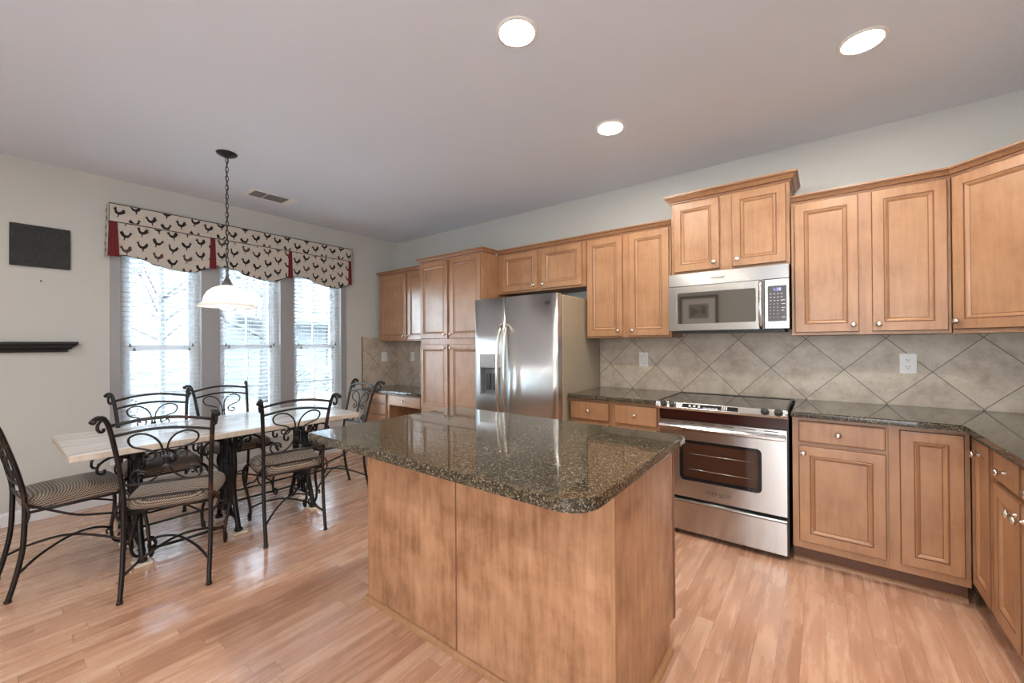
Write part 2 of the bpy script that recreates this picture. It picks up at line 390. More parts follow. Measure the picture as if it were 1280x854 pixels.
# backsplash tile
b = B(); b.box(-1.745, YB-.009, .9, XR, YB-.0005, 1.42); tag(b.done('backsplash', TILEX), 'beige diagonal stone tile backsplash behind the stove and long counter', 'backsplash')
b = B(); b.box(XL+.010, YB-.009, .752, -3.6075, YB-.0005, 1.42); tag(b.done('backsplash', TILEX), 'small tile backsplash on the back wall above the desk', 'backsplash')
b = B(); b.box(XL+.0005, 3.03, .75, XL+.009, YB-.0005, 1.412); b.box(XL+.0005, 3.022, .75, XL+.012, 3.03, 1.418, 1); tag(b.done('backsplash', [TILEY, GLAZE]), 'tile backsplash on the window wall beside the desk', 'backsplash')

# ------------------------------------------------------------------ cabinets
DOOR_R = [(0, 0, 0), (0, .015, 0), (.003, .020, 1), (.008, .0205, 0), (.052, .0205, 0), (.0535, .0175, 1), (.0568, .0175, 1), (.060, .0195, 0), (.067, .016, 0), (.074, .0105, 0), (.0768, .0105, 1), (.0785, .0115, 0)]
DRAW_R = [(0, 0, 0), (0, .015, 0), (.0035, .019, 1), (.006, .019, 0), (.009, .0205, 0)]
KNOB = [(0, .036), (.006, .0358), (.012, .034), (.0155, .030), (.0162, .026), (.013, .021), (.007, .018), (.0055, .012), (.007, .006), (.010, .002), (.010, 0)]
def knob(parent, x, y, z): B().lathe(KNOB, 16, 0, (x, y, z), '-y').done('knob', NICKEL, parent)
def front(kind, parent, x0, z0, x1, z1, y, kn):
    b = B(); b.panel(x0, z0, x1, z1, y, DOOR_R if kind == 'door' else DRAW_R)
    o = b.done(kind, [MAPLE, GLAZE], parent)
    if kn: knob(o, kn[0], y-.0205, kn[1])
    return o
CROWN = [(-.004, 0), (.004, 0), (.006, .004), (.006, .010), (.012, .014), (.016, .020), (.027, .031), (.031, .033), (.031, .037), (.037, .040), (.037, .048), (-.004, .048)]
CGL = {2: 1, 3: 1, 6: 1, 7: 1}
def crown(parent, path, z, k=1.0):
    b = B(); b.sweep(path, [(o*k if o > 0 else o, z+h*k) for o, h in CROWN], CGL); b.done('crown_moulding', [MAPLE, GLAZE], parent)
def wall_cab(label, x0, x1, D, z0, z1, doors, path=None, group=None, name='wall_cabinet', k=1.0):
    t = thing(name, label, 'cabinet', (x0, YB, 0), 0, group); W = x1-x0
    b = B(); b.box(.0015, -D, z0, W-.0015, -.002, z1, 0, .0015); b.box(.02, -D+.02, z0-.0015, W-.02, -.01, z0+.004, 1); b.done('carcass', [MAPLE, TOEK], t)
    for (a, za, c, zc, kn) in doors: front('door', t, a-x0, za, c-x0, zc, -D, (kn[0]-x0, kn[1]) if kn else None)
    crown(t, path or [(0, -D), (W, -D)], z1-.003, k)
    return t
# left run over the desk
wall_cab('wall cabinet above the built-in desk, beside the window wall', -4.715, -3.608, .33, 1.36, 2.228,
         [(-4.695, 1.375, -4.145, 2.215, (-4.18, 1.42)), (-4.115, 1.375, -3.64, 2.215, (-4.085, 1.42))], [(-.0, -.0), (0, -.33), (1.1, -.33)])
# tall pantry
PX0, PX1, PD = -3.605, -2.668, .568
t = wall_cab('tall pantry cabinet with four doors left of the refrigerator', PX0, PX1, PD, .1, 2.228,
         [(PX0+.015, 1.375, PX0+.452, 2.215, (PX0+.42, 1.42)), (PX0+.485, 1.375, PX1-.015, 2.215, (PX0+.517, 1.42)),
          (PX0+.015, .60, PX0+.452, 1.315, (PX0+.42, 1.275)), (PX0+.485, .60, PX1-.015, 1.315, (PX0+.517, 1.275)),
          (PX0+.015, .12, PX0+.452, .565, (PX0+.42, .52)), (PX0+.485, .12, PX1-.015, .565, (PX0+.517, .52))],
         [(0, -.375), (0, -PD), (PX1-PX0, -PD), (PX1-PX0, -.375)], name='pantry_cabinet')
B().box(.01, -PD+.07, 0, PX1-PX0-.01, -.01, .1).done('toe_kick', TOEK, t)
wall_cab('short two-door wall cabinet above the refrigerator', -2.665, -1.660, .33, 1.823, 2.228,
         [(-2.60, 1.838, -2.165, 2.215, (-2.20, 1.88)), (-2.125, 1.838, -1.69, 2.215, (-2.09, 1.88))])
wall_cab('two-door wall cabinet between the refrigerator and the microwave', -1.657, -.928, .33, 1.36, 2.228,
         [(-1.642, 1.374, -1.318, 2.215, (-1.355, 1.42)), (-1.265, 1.374, -.942, 2.215, (-1.232, 1.42))])
wall_cab('raised wall cabinet above the microwave, its top higher than the rest', -.925, -.163, .335, 1.832, 2.385,
         [(-.905, 1.853, -.585, 2.372, (-.62, 1.90)), (-.505, 1.853, -.185, 2.372, (-.47, 1.90))], [(0, 0), (0, -.335), (.762, -.335), (.762, 0)], k=1.25)
wall_cab('two-door wall cabinet right of the microwave', -.160, .572, .33, 1.36, 2.228,
         [(-.142, 1.378, .180, 2.215, (.152, 1.42)), (.240, 1.378, .556, 2.215, (.268, 1.42))])
# diagonal corner wall cabinet
t = thing('corner_wall_cabinet', 'diagonal corner wall cabinet at the right edge of the picture', 'cabinet', (XR, YB, 0))
ax, ay, bx, by = .575-XR, -.333, -.33, 2.958-YB
b = B(); b.prism([(ax, -.002, 1.36), (ax, ay, 1.36), (bx, by, 1.36), (-.002, by, 1.36), (-.002, -.002, 1.36)], (0, 0, .868)); b.done('carcass', MAPLE, t)
L = sqrt((bx-ax)**2+(by-ay)**2)
dr = B(); dr.panel(.012, 1.382, L-.012, 2.215, 0, DOOR_R); dr = dr.done('door', [MAPLE, GLAZE], t, (ax, ay, 0), -pi/4)
knob(dr, .042, -.0205, 1.425)
crown(t, [(ax, ay), (bx, by), (-.002, by)], 2.225)

# base cabinets: front faces -Y locally
def base_cab(label, loc, rotz, W, D, drawers, doors, group=None, ztop=.873, shoe=True):
    t = thing('base_cabinet', label, 'cabinet', loc, rotz, group)
    b = B(); b.box(0, -D, .1, W, -.002, ztop, 0, .0015); b.done('carcass', MAPLE, t)
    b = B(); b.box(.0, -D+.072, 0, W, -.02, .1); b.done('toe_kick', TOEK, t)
    if shoe:
        b = B(); b.sweep([(0, -D+.072), (W, -D+.072)], [(0, 0), (.018, 0), (.017, .008), (.012, .015), (.005, .019), (0, .02)]); b.done('shoe_moulding', MAPLE, t)
    for a, za, c, zc, kn in drawers: front('drawer', t, a, za, c, zc, -D, kn)
    for a, za, c, zc, kn in doors: front('door', t, a, za, c, zc, -D, kn)
    return t
BD = YB-2.957
base_cab('base cabinet with two drawers between the refrigerator and the stove', (-1.655, YB, 0), 0, .725, BD,
         [(.012, .708, .345, .853, (.178, .78)), (.395, .708, .712, .853, (.553, .78))], [(.012, .14, .345, .69, (.31, .64)), (.395, .14, .712, .69, (.43, .64))])
base_cab('base cabinet right of the stove with one drawer over one door', (-.148, YB, 0), 0, .424, BD,
         [(.032, .730, .414, .853, (.213, .79))], [(.032, .145, .414, .708, (.054, .667))])
t = base_cab('corner base cabinet with a tall hinged door left of the right-hand run', (.276, YB, 0), 0, .298, BD, [], [(.044, .145, .276, .850, None)])
RD = XR-.595
base_cab('narrow base cabinet of the right-hand run, single door next to the corner', (XR, 2.945, 0), -pi/2, .295, RD, [], [(.004, .135, .262, .850, (.143, .79))], shoe=False)
base_cab('right-hand base cabinet with two drawers over two doors', (XR, 2.648, 0), -pi/2, .64, RD,
         [(.02, .733, .312, .855, (.172, .79)), (.328, .733, .62, .855, (.474, .79))], [(.02, .15, .314, .715, (.284, .66)), (.326, .15, .62, .715, (.356, .66))], shoe=False)
base_cab('base cabinet of the right-hand run nearest the camera', (XR, 2.006, 0), -pi/2, .58, RD,
         [(.02, .733, .285, .855, (.148, .79)), (.297, .733, .562, .855, (.43, .79))], [(.02, .15, .285, .715, (.256, .66)), (.297, .15, .562, .715, (.326, .66))], shoe=False)
# desk
t = thing('desk_cabinet', 'built-in desk cabinet with drawers left of its open knee space', 'cabinet', (XL, YB, 0)); DD = YB-3.05
b = B(); b.box(.075, -DD, .1, .545, -.003, .715, 0, .0015); b.box(.075, -DD+.07, 0, .545, -.02, .1, 1); b.box(.545, -DD, .575, 1.163, -.03, .60); b.box(.545, -DD, .695, 1.163, -.03, .715); b.box(.545, -.03, .1, 1.163, -.003, .715, 1); b.done('carcass', [MAPLE, TOEK], t)
for za, zc in ((.588, .703), (.45, .575), (.12, .437)): front('drawer', t, .095, za, .50, zc, -DD, (.30, (za+zc)/2))
front('drawer', t, .56, .58, 1.145, .703, -DD, (.85, .645))

def slab(name, label, pts, z0, z1, bev=.006):
    b = B(); b.prism([(x, y, z0) for x, y in pts], (0, 0, z1-z0), 0, bev, 2); return tag(b.done(name, GRANITE), label, 'countertop')
def arc(cx, cy, r, a0, a1, n=8): return [(cx+r*cos(radians(lerp(a0, a1, i/n))), cy+r*sin(radians(lerp(a0, a1, i/n)))) for i in range(n+1)]
CT = .907
slab('desk_worktop', 'small dark granite top of the built-in desk', [(XL+.013, 3.01), (-3.608, 3.01), (-3.608, YB-.010), (XL+.013, YB-.010)], .717, .751)
slab('worktop', 'dark granite worktop between the refrigerator and the stove', [(-1.656, 2.912), (-.932, 2.912), (-.932, YB-.010), (-1.656, YB-.010)], .875, CT)
slab('worktop', 'dark granite L-shaped worktop right of the stove', [(-.152, 2.912), (.50, 2.912)]+arc(.50, 2.862, .05, 90, 0, 4)[1:]+[(.55, 1.42), (XR-.002, 1.42), (XR-.002, YB-.010), (-.152, YB-.010)], .875, CT)
slab('worktop', 'narrow granite strip behind the glass cooktop', [(-.930, 3.458), (-.154, 3.458), (-.154, YB-.010), (-.930, YB-.010)], .875, CT, .003)

# ------------------------------------------------------------------ island
t = thing('kitchen_island', 'large freestanding island base panelled in maple in the foreground', 'island', (-1.21, 1.53, 0))
ix0, ix1, iy0, iy1 = -1.885+1.21, -.530+1.21, 1.225-1.53, 1.875-1.53
b = B(); b.box(ix0+.012, iy0+.012, .0, ix1-.012, iy1-.075, .876); b.box(ix0+.012, iy1-.075, .1, ix1-.012, iy1-.012, .876); b.done('carcass', MAPLE, t)
sp = -1.242+1.21
b = B(); b.box(ix0+.012, iy0+.001, .0, sp-.004, iy0+.014, .876); b.done('panel', MAPLEX, t)
b = B(); b.box(sp+.004, iy0+.001, .0, ix1-.012, iy0+.014, .876); b.done('panel', MAPLEX, t)
b = B(); b.box(sp-.0045, iy0-.0005, .0, sp+.0045, iy0+.010, .876, 0, .002); b.done('batten', GLAZE, t)
b = B(); b.box(ix1-.014, iy0+.012, .0, ix1-.001, iy1-.075, .876); b.box(ix1-.014, iy1-.075, .1, ix1-.001, iy1-.012, .876); b.done('side_panel', MAPLEX, t)
b = B(); b.box(ix0+.001, iy0+.012, .0, ix0+.014, iy1-.075, .876); b.box(ix0+.001, iy1-.075, .1, ix0+.014, iy1-.012, .876); b.done('side_panel', MAPLEX, t)
for px, py in ((ix0, iy0), (ix1-.016, iy0)):
    b = B(); b.box(px, py, .0, px+.016, py+.016, .876, 0, .004, 2); b.done('corner_post', MAPLE, t)
b = B(); b.box(ix1-.016, iy1-.022, .1, ix1+.003, iy1, .876, 0, .003); b.done('corner_post', GLAZE, t)
b = B(); b.box(ix0-.003, iy1-.022, .1, ix0+.016, iy1, .876, 0, .003); b.done('corner_post', GLAZE, t)
QR = [(0, 0), (.019, 0), (.0185, .009), (.014, .017), (.007, .022), (0, .023)]
b = B(); b.sweep([(ix0, iy1-.08), (ix0, iy0), (ix1, iy0), (ix1, iy1-.08)], QR); b.done('shoe_moulding', MAPLE, t)
for i in range(3):
    xa = ix0+.03+i*.435; o = front('door', t, 0, .14, .42, .69, 0, (.05, .65)); o.location = (xa+.42, iy1-.012, 0); o.rotation_euler = (0, 0, pi)
    o = front('drawer', t, 0, .71, .42, .85, 0, (.21, .78)); o.location = (xa+.42, iy1-.012, 0); o.rotation_euler = (0, 0, pi)
R_ = .095
slab('island_worktop', 'dark speckled granite slab on the island, reflecting the refrigerator',
     arc(-1.90+.02, .918+.02, .02, 180, 270, 3)+arc(-.476-R_, .918+R_, R_, 270, 360, 10)+arc(-.476-.02, 1.872-.02, .02, 0, 90, 3)+arc(-1.90+.02, 1.872-.02, .02, 90, 180, 3), .8775, .914, .008)

# ------------------------------------------------------------------ refrigerator
t = thing('refrigerator', 'stainless side-by-side refrigerator with ice dispenser', 'refrigerator', (-2.113, YB, 0))
fy = 2.775-YB; hw = .443
b = B(); b.box(-hw+.005, fy+.095, .03, hw-.005, -.03, 1.715, 0, .006); b.box(-hw+.03, fy+.10, 0.0, hw-.03, -.08, .03, 1); b.done('case', [TAUPE, BLACKP], t)
b = B(); b.box(-hw+.008, fy+.072, .06, hw-.008, fy+.095, 1.70); b.done('door_gasket', BRONZE, t)
b = B(); b.box(-hw+.02, fy+.06, .0, hw-.02, fy+.09, .055, 0); b.done('kick_grille', BLACKP, t)
sx = -2.199+2.113
def fdoor(x0, x1, z0, z1, hole=None):
    """slightly bowed door; hole = (x0,x1,z0,z1) recessed opening"""
    b = B(); n = 10
    xs = [lerp(x0, x1, i/n) for i in range(n+1)]; zs = [z0, z1]
    if hole: xs = sorted(set([x for x in xs if not (hole[0]-.01 < x < hole[1]+.01)]+[hole[0], hole[1]])); zs = [z0, hole[2], hole[3], z1]
    def yy(x):
        u = (x-x0)/(x1-x0)*2-1; return fy+.010*u*u+.004*max(0, abs(u)-.93)/.07
    V = [[b.bm.verts.new((x, yy(x), z)) for z in zs] for x in xs]
    for i in range(len(xs)-1):
        for j in range(len(zs)-1):
            if hole and j == 1 and hole[0]-1e-6 <= xs[i] < hole[1]-1e-6: continue
            f = b.bm.faces.new((V[i][j], V[i+1][j], V[i+1][j+1], V[i][j+1])); f.smooth = True
    bk = fy+.072
    W2 = [[b.bm.verts.new((x, bk, z)) for z in (z0, z1)] for x in xs]
    for i in range(len(xs)-1):
        b.bm.faces.new((W2[i][0], W2[i+1][0], W2[i+1][1], W2[i][1]))
        b.bm.faces.new((V[i][0], V[i+1][0], W2[i+1][0], W2[i][0])); b.bm.faces.new((V[i][-1], V[i+1][-1], W2[i+1][1], W2[i][1]))
    for i in (0, -1): b.bm.faces.new([V[i][j] for j in range(len(zs))]+[W2[i][1], W2[i][0]])
    return b
HX0, HX1 = -2.493+2.113, -2.252+2.113
d1 = fdoor(-hw, sx-.004, .06, 1.722, (HX0, HX1, .852, 1.222)).done('freezer_door', STEELF, t)
d2 = fdoor(sx+.004, hw, .06, 1.722).done('fridge_door', STEELF, t)
# dispenser
b = B()
b.box(HX0, fy+.06, .852, HX1, fy+.068, 1.222, 0); b.box(HX0, fy+.004, .852, HX0+.012, fy+.06, 1.10, 0); b.box(HX1-.012, fy+.004, .852, HX1, fy+.06, 1.10, 0); b.box(HX0, fy+.004, .852, HX1, fy+.06, .866, 0)
dp = b.done('dispenser', GREYP, d1)
b = B(); b.box(HX0, fy-.002, 1.102, HX1, fy+.06, 1.222, 0, .003); b.done('control_panel', STEELV, dp)
b = B(); b.box(HX0+.015, fy+.001, 1.094, HX1-.015, fy+.02, 1.104, 0); b.box(HX0+.05, fy+.03, .90, HX0+.10, fy+.045, 1.05, 0, .004); b.box(HX0+.135, fy+.03, .90, HX0+.185, fy+.045, 1.05, 0, .004); b.done('lever', BLACKP, dp)
for xh, s_ in ((sx-.040, -1), (sx+.040, 1)):
    pts = []
    for i in range(17):
        u = i/16; z = lerp(.60, 1.475, u); bow = sin(pi*u)
        pts.append((xh-s_*.008*(1-bow), fy-.012-.052*bow**.6, z))
    b = B(); b.tube(pts, [.013]*17, 10, 0, flat=1.15)
    for z in (.60, 1.475): b.box(xh-s_*.008-.013, fy-.016, z-.016, xh-s_*.008+.013, fy+.012, z+.016, 0, .004)
    b.done('handle', NICKEL, d1 if s_ < 0 else d2)
text('Whirlpool', .030, d2, (-1.80+2.113, fy+.004, 1.655), LOGO)
b = B(); b.tube([(.313+.058*cos(a*pi/12), fy+.004, 1.656+.018*sin(a*pi/12)) for a in range(14, 23)], .0008, 5); b.done('logo_swirl', LOGO, d2)
b = B(); b.box(-hw+.06, fy+.12, 1.715, -hw+.16, fy+.2, 1.735); b.box(hw-.16, fy+.12, 1.715, hw-.06, fy+.2, 1.735); b.done('hinge_cover', BLACKP, t)

# ------------------------------------------------------------------ range
t = thing('range', 'stainless slide-in electric range with glass cooktop', 'stove', (-.544, YB, 0)); ry = 2.945-YB; hw = .379
b = B(); b.box(-hw, ry+.005, .03, hw, 3.455-YB-.0, .895, 0); 
for sxx in (-.33, .33):
    for syy in (ry+.06, -.2): b.lathe([(.018, 0), (.018, .032)], 10, 0, (sxx, syy, 0))
b.done('body', BLACKP, t)
b = B(); b.box(-hw+.004, 2.895-YB, .895, hw-.004, 3.452-YB, .913, 0, .003); ck = b.done('cooktop', BLACKG, t)
for cx_, cy_, r in ((-.19, -.30, .095), (.19, -.30, .075), (-.19, -.52, .075), (.19, -.52, .105)):
    b = B(); b.lathe([(0, .9131), (r*.6, .9132), (r*.63, .9132), (r*.97, .9132), (r, .9131)], 40, 0, (cx_, cy_, 0))
    for f in b.bm.faces:
        q = sum((v.co-Vector((cx_, cy_, v.co.z))).length for v in f.verts)/len(f.verts); f.material_index = 1 if (.605 < q/r < .625 or q/r > .98) and len(f.verts) == 4 else 0
    b.done('burner', [BLACKG, BURNER], ck)
b = B(); z = .9135
b.box(-hw, 2.89-YB, .908, -hw+.012, 3.455-YB, .917, 0, .002); b.box(hw-.012, 2.89-YB, .908, hw, 3.455-YB, .917, 0, .002); b.box(-hw+.012, 3.443-YB, .908, hw-.012, 3.455-YB, .917, 0, .002)
b.done('cooktop_rim', BLACKP, t)
# slanted control panel, local profile in y,z
pf = [(2.90-YB, .912), (2.868-YB, .914), (2.845-YB, .882), (2.858-YB, .866), (2.93-YB, .866)]
b = B(); b.prism([(-hw-.003, y, z) for y, z in pf], (2*hw+.006, 0, 0), 0, .002, 1); cp = b.done('control_panel', STEEL, t)
nrm = Vector((0, -.812, .583)); mid = Vector((0, (2.868+2.845)/2-YB, .898)); upv = Vector((0, .583, .812))
def onpanel(x, v, h=0): return Vector((x, 0, 0))+mid+upv*v+nrm*h
def panelrect(b, x0, x1, v0, v1, h, m=0): b.prism([onpanel(x0, v0), onpanel(x1, v0), onpanel(x1, v1), onpanel(x0, v1)], nrm*h, m)
b = B(); panelrect(b, -.205, .125, -.014, .014, .001); tp = b.done('touch_panel', BLACKG, cp)
b = B()
for i in range(3): panelrect(b, -.165+i*.028, -.15+i*.028, -.007, -.002, .0016); panelrect(b, -.165+i*.028, -.15+i*.028, .003, .007, .0016)
for i in range(5): panelrect(b, -.075+i*.018, -.063+i*.018, -.010, -.005, .0016)
for i in range(3):
    for j in range(4): panelrect(b, .032+i*.012, .040+i*.012, -.011+j*.006, -.0075+j*.006, .0016)
b.done('touch_key', LEGEND, tp)
for kx in (-.325, -.268, .268, .335):
    c = onpanel(kx, 0, .001); b = B(); ring = lambda r, h: [c+nrm*h+(Vector((1, 0, 0))*cos(a*pi/10)+upv*sin(a*pi/10))*r for a in range(20)]
    prev = None
    for r, h in ((.0225, 0), (.0225, .003), (.0195, .0045), (.0195, .019), (.0165, .023)):
        vv = [b.bm.verts.new(p) for p in ring(r, h)]
        if prev:
            for i in range(20):
                f = b.bm.faces.new((prev[i], prev[(i+1) % 20], vv[(i+1) % 20], vv[i])); f.material_index = 1 if h < .0044 else 0
        prev = vv
    b.bm.faces.new(prev); e1 = Vector((1, 0, 0))
    b.prism([c+nrm*.02+e1*-.003+upv*-.014, c+nrm*.02+e1*.003+upv*-.014, c+nrm*.02+e1*.003+upv*.014, c+nrm*.02+e1*-.003+upv*.014], nrm*.008)
    b.done('knob', [BLACKP, NICKEL], cp)
b = B(); b.box(-hw+.003, 2.925-YB, .792, hw-.003, 2.952-YB, .866); b.done('vent_panel', DARKSTRIP, t)
# oven door
dy = 2.918-YB
b = B(); X0, X1, Z0, Z1 = -.365+.0, .371, .27, .786
wx0, wx1, wz0, wz1 = -.243, .242, .383, .657
X0 = -.374
rr = .03
def rrect(x0, x1, z0, z1, r, n=5):
    out = []
    for cx_, cz_, a0 in ((x1-r, z1-r, 0), (x0+r, z1-r, 90), (x0+r, z0+r, 180), (x1-r, z0+r, 270)):
        out += [(cx_+r*cos(radians(a0+90*i/n)), cz_+r*sin(radians(a0+90*i/n))) for i in range(n+1)]
    return out
def holed_plate(b, x0, x1, z0, z1, y0, y1, hole, m=0):
    """plate in XZ (front at y0) with a rounded hole"""
    h = hole; n = len(h); q = n//4
    outer = []
    for i, (hx, hz) in enumerate(h):
        s_ = i//q
        cx_, cz_ = [(x1, z1), (x0, z1), (x0, z0), (x1, z0)][s_]; outer.append((cx_, cz_))
    for y in (y0, y1):
        H = [b.bm.verts.new((x, y, z)) for x, z in h]; Cn = [b.bm.verts.new((x, y, z)) for x, z in ((x1, z1), (x0, z1), (x0, z0), (x1, z0))]
        for i in range(n):
            s0, s1 = i//q, ((i+1) % n)//q
            vs_ = [H[i], H[(i+1) % n], Cn[s1]]+([Cn[s0]] if s0 != s1 else [])
            b.bm.faces.new(vs_).material_index = m
        if y == y0: F = (H, Cn)
        else:
            for a, c in ((F[0], H), (F[1], Cn)):
                for i in range(len(a)): b.bm.faces.new((a[i], a[(i+1) % len(a)], c[(i+1) % len(a)], c[i])).material_index = m
b = B(); holed_plate(b, X0, X1, Z0, Z1, dy, 2.945-YB, rrect(wx0, wx1, wz0, wz1, rr)); od = b.done('oven_door', STEEL, t)
b = B(); b.prism([(x, dy+.012, z) for x, z in rrect(wx0+.001, wx1-.001, wz0+.001, wz1-.001, rr)], (0, .012, 0)); b.done('window', OVENG, od)
b = B(); holed_plate(b, wx0-.012, wx1+.012, wz0-.012, wz1+.012, dy+.008, dy+.012, rrect(wx0+.022, wx1-.022, wz0+.022, wz1-.022, rr*.7)); b.done('window_border', BLACKG, od)
b = B()
for zz in (.46, .565): b.tube([(wx0+.03, dy+.0105, zz), (wx1-.03, dy+.0105, zz)], .0016, 6)
b.done('rack', STEELV, od)
b = B()
for i in range(6): xx = -.335+i*.118; b.box(xx, dy-.0008, .7705, xx+.074, dy+.002, .7755)
b.done('vent_slot', SLOT, od)
b = B(); b.prism([(X0+.004, y, z) for y, z in ((dy, .762), (dy-.034, .757), (dy-.042, .745), (dy-.042, .733), (dy-.034, .726), (dy-.026, .733), (dy-.024, .745), (dy, .749))], (X1-X0-.008, 0, 0), 0, .002, 1); b.done('handle', STEELV, od)
text('Whirlpool', .036, od, (-.003, dy-.0004, .325), LOGO)
b = B(); b.tube([(.0+.062*cos(a*pi/12), dy-.0004, .323+.017*sin(a*pi/12)) for a in range(13, 23)], .0009, 5); b.done('logo_swirl', LOGO, od)
b = B(); b.box(X0, dy+.004, .035, X1, 2.945-YB, .232, 0, .003); b.prism([(X0, y, z) for y, z in ((dy+.004, .258), (dy-.016, .252), (dy-.018, .244), (dy+.004, .228), (2.945-YB, .228), (2.945-YB, .258))], (X1-X0, 0, 0), 0, .001, 1); b.done('storage_drawer', STEEL, t)

# ------------------------------------------------------------------ microwave
t = thing('microwave', 'stainless over-the-range microwave under the raised cabinet', 'microwave', (-.544, YB, 1.40)); my = 3.165-YB; hw = .377
b = B(); b.box(-hw, my+.03, .005, hw, -.011, .43, 0, .003); b.box(-hw+.03, my+.05, -.012, hw-.03, -.03, .006, 0); b.done('case', BLACKP, t)
b = B(); b.prism([(-hw, y, z) for y, z in ((my+.03, .335), (my, .335), (my+.006, .425), (my+.03, .43))], (2*hw, 0, 0), 0, .002, 1); vg = b.done('vent_grille', STEEL, t)
text('Whirlpool', .022, vg, (-.045, my+.0025, .378), LOGO)
b = B(); holed_plate(b, -hw, -.307+.544, .006, .331, my, my+.03, rrect(-.862+.544, -.353+.544, .055, .283, .014)); md = b.done('door', STEEL, t)
b = B(); b.box(-.863+.544, my+.004, .054, -.352+.544, my+.012, .284); b.done('window', MICROG, md)
hx = -.322+.544; pts = [(hx, my-.006-.034*sin(pi*i/12)**.7, lerp(.012, .325, i/12)) for i in range(13)]
b = B(); b.tube(pts, .0135, 8, 0, flat=1.3); b.done('handle', STEELV, md)
cpx0, cpx1 = -.303+.544, hw
b = B(); b.box(cpx0, my, .006, cpx1, my+.03, .331, 0, .002); cpn = b.done('control_panel', STEEL, t)
b = B(); b.prism([(x, my-.0012, z) for x, z in rrect(-.284+.544, -.180+.544, .053, .287, .006)], (0, .0012, 0)); kp = b.done('keypad', plain('keypad_charcoal', (.06, .052, .05), .3), cpn)
text('1:28', .026, kp, (.312, my-.0016, .262), DISPLAY, 'clock_display', ext=.0003)
b = B(); kx0 = -.275+.544
for r in range(8):
    for c in range(4 if r < 3 else 3):
        b.box(kx0+c*.020+.002, my-.0018, .232-r*.022, kx0+c*.020+.002+(.010 if r < 3 else .005), my-.0012, .2355-r*.022)
for r, w_ in ((.19, .02), (.165, .02), (.14, .018), (.122, .014), (.078, .02)): b.box(kx0+.066, my-.0018, r, kx0+.066+w_, my-.0012, r+.0035)
b.done('key_legend', LEGEND, kp)

# ------------------------------------------------------------------ dining table
TX, TY = -3.4935, 1.11
t = thing('dining_table', 'long whitewashed plank dining table on black cast-iron frames', 'table', (TX, TY, 0))
hx_, hy_ = .3965, .828
b = B(); b.box(-hx_, -hy_, .712, hx_, hy_, .75, 0, .003); tt = b.done('tabletop', WHITEWASH, t)
b = B(); b.box(-hx_-.002, -hy_-.002, .714, hx_+.002, hy_+.002, .7475, 0, .002); b.done('edge_band', EDGEWOOD, tt)
def leg_frame(y):
    f = B(); r = .011
    for s_ in (-1, 1):
        f.tube(cr([(s_*.20, 0, .71), (s_*.145, 0, .66), (s_*.115, 0, .56), (s_*.125, 0, .44), (s_*.105, 0, .32), (s_*.125, 0, .2), (s_*.165, 0, .10), (s_*.185, 0, .05), (s_*.19, 0, .024)], 5), [.017]*41, 8)
        f.lathe([(.0, .0), (.026, .0), (.026, .012), (.018, .022), (0, .03)], 12, 0, (s_*.19, 0, .012))
        f.tube(cr([(s_*.05, 0, .71), (s_*.035, 0, .6), (s_*.06, 0, .48), (s_*.03, 0, .36), (s_*.06, 0, .25), (s_*.035, 0, .16), (s_*.07, 0, .10), (s_*.16, 0, .09)], 5), .011, 8)
        f.tube(cr([(s_*.20, 0, .69), (s_*.24, 0, .66), (s_*.235, 0, .60), (s_*.19, 0, .585), (s_*.17, 0, .62), (s_*.19, 0, .645)], 5), .008, 6)   # bracket scroll
        for zc in (.22, .39, .54):
            f.tube([(s_*.088+.026*cos(a*pi/7), 0, zc+.042*sin(a*pi/7)) for a in range(14)], .006, 6, closed=True)
        f.tube(cr([(s_*.12, 0, .20), (s_*.06, 0, .28), (s_*.12, 0, .36), (s_*.06, 0, .44), (s_*.118, 0, .52), (s_*.05, 0, .60)], 5), .007, 6)
    for z in (.10, .20, .33, .47, .60): f.tube([(-.12, 0, z), (.12, 0, z)], .009, 6)
    for zc in (.265, .40, .535): f.tube([(.028*cos(a*pi/8), 0, zc+.045*sin(a*pi/8)) for a in range(16)], .006, 6, closed=True)
    f.tube([(0, 0, .1), (0, 0, .7)], .008, 6)
    for q in (-1, 1):
        for xx in (-.10, .10): f.tube(cr([(xx, 0, .57), (xx, q*.05, .635), (xx, q*.12, .655), (xx, q*.175, .62), (xx, q*.18, .575), (xx, q*.155, .565), (xx, q*.15, .59)], 4), .0075, 6)
    f.box(-.33, -.02, .697, .33, .02, .712)
    return f.done('leg_frame', CAST, t, (.015, y, 0))
FY = (.60-TY, 1.11-TY, 1.64-TY)
for y in FY: leg_frame(y)
b = B()
for s_ in (-1, 1):
    b.tube([(s_*.10+.015, FY[0], .66), (s_*.10+.015, FY[2], .66)], .009, 8); b.tube([(s_*.12+.015, FY[0], .20), (s_*.12+.015, FY[2], .20)], .007, 8)
for y0, y1 in ((FY[0], FY[1]),):
    b.tube(cr([(.17, y0, .115), (.17, y0+.05, .13), (.17, y0+.07, .09), (.17, y0+.09, .06), (.17, y1-.09, .06), (.17, y1-.07, .09), (.17, y1-.05, .13), (.17, y1, .115)], 5), .009, 8)
b.done('cross_rail', CAST, t)
for y, w in ((.60, 'near'), (1.11, 'middle'), (1.64, 'far')):
    for dx, w2 in ((.205, 'room-side'), (-.175, 'window-side')):
        b = B(); b.box(TX+dx-.050, y-.042, 0, TX+dx+.050, y+.042, .0115, 0, .002); tag(b.done('floor_pad', SAND), 'pale square pad under the %s foot of the %s iron table frame' % (w2, w), 'floor pad', 'pads under the table feet')
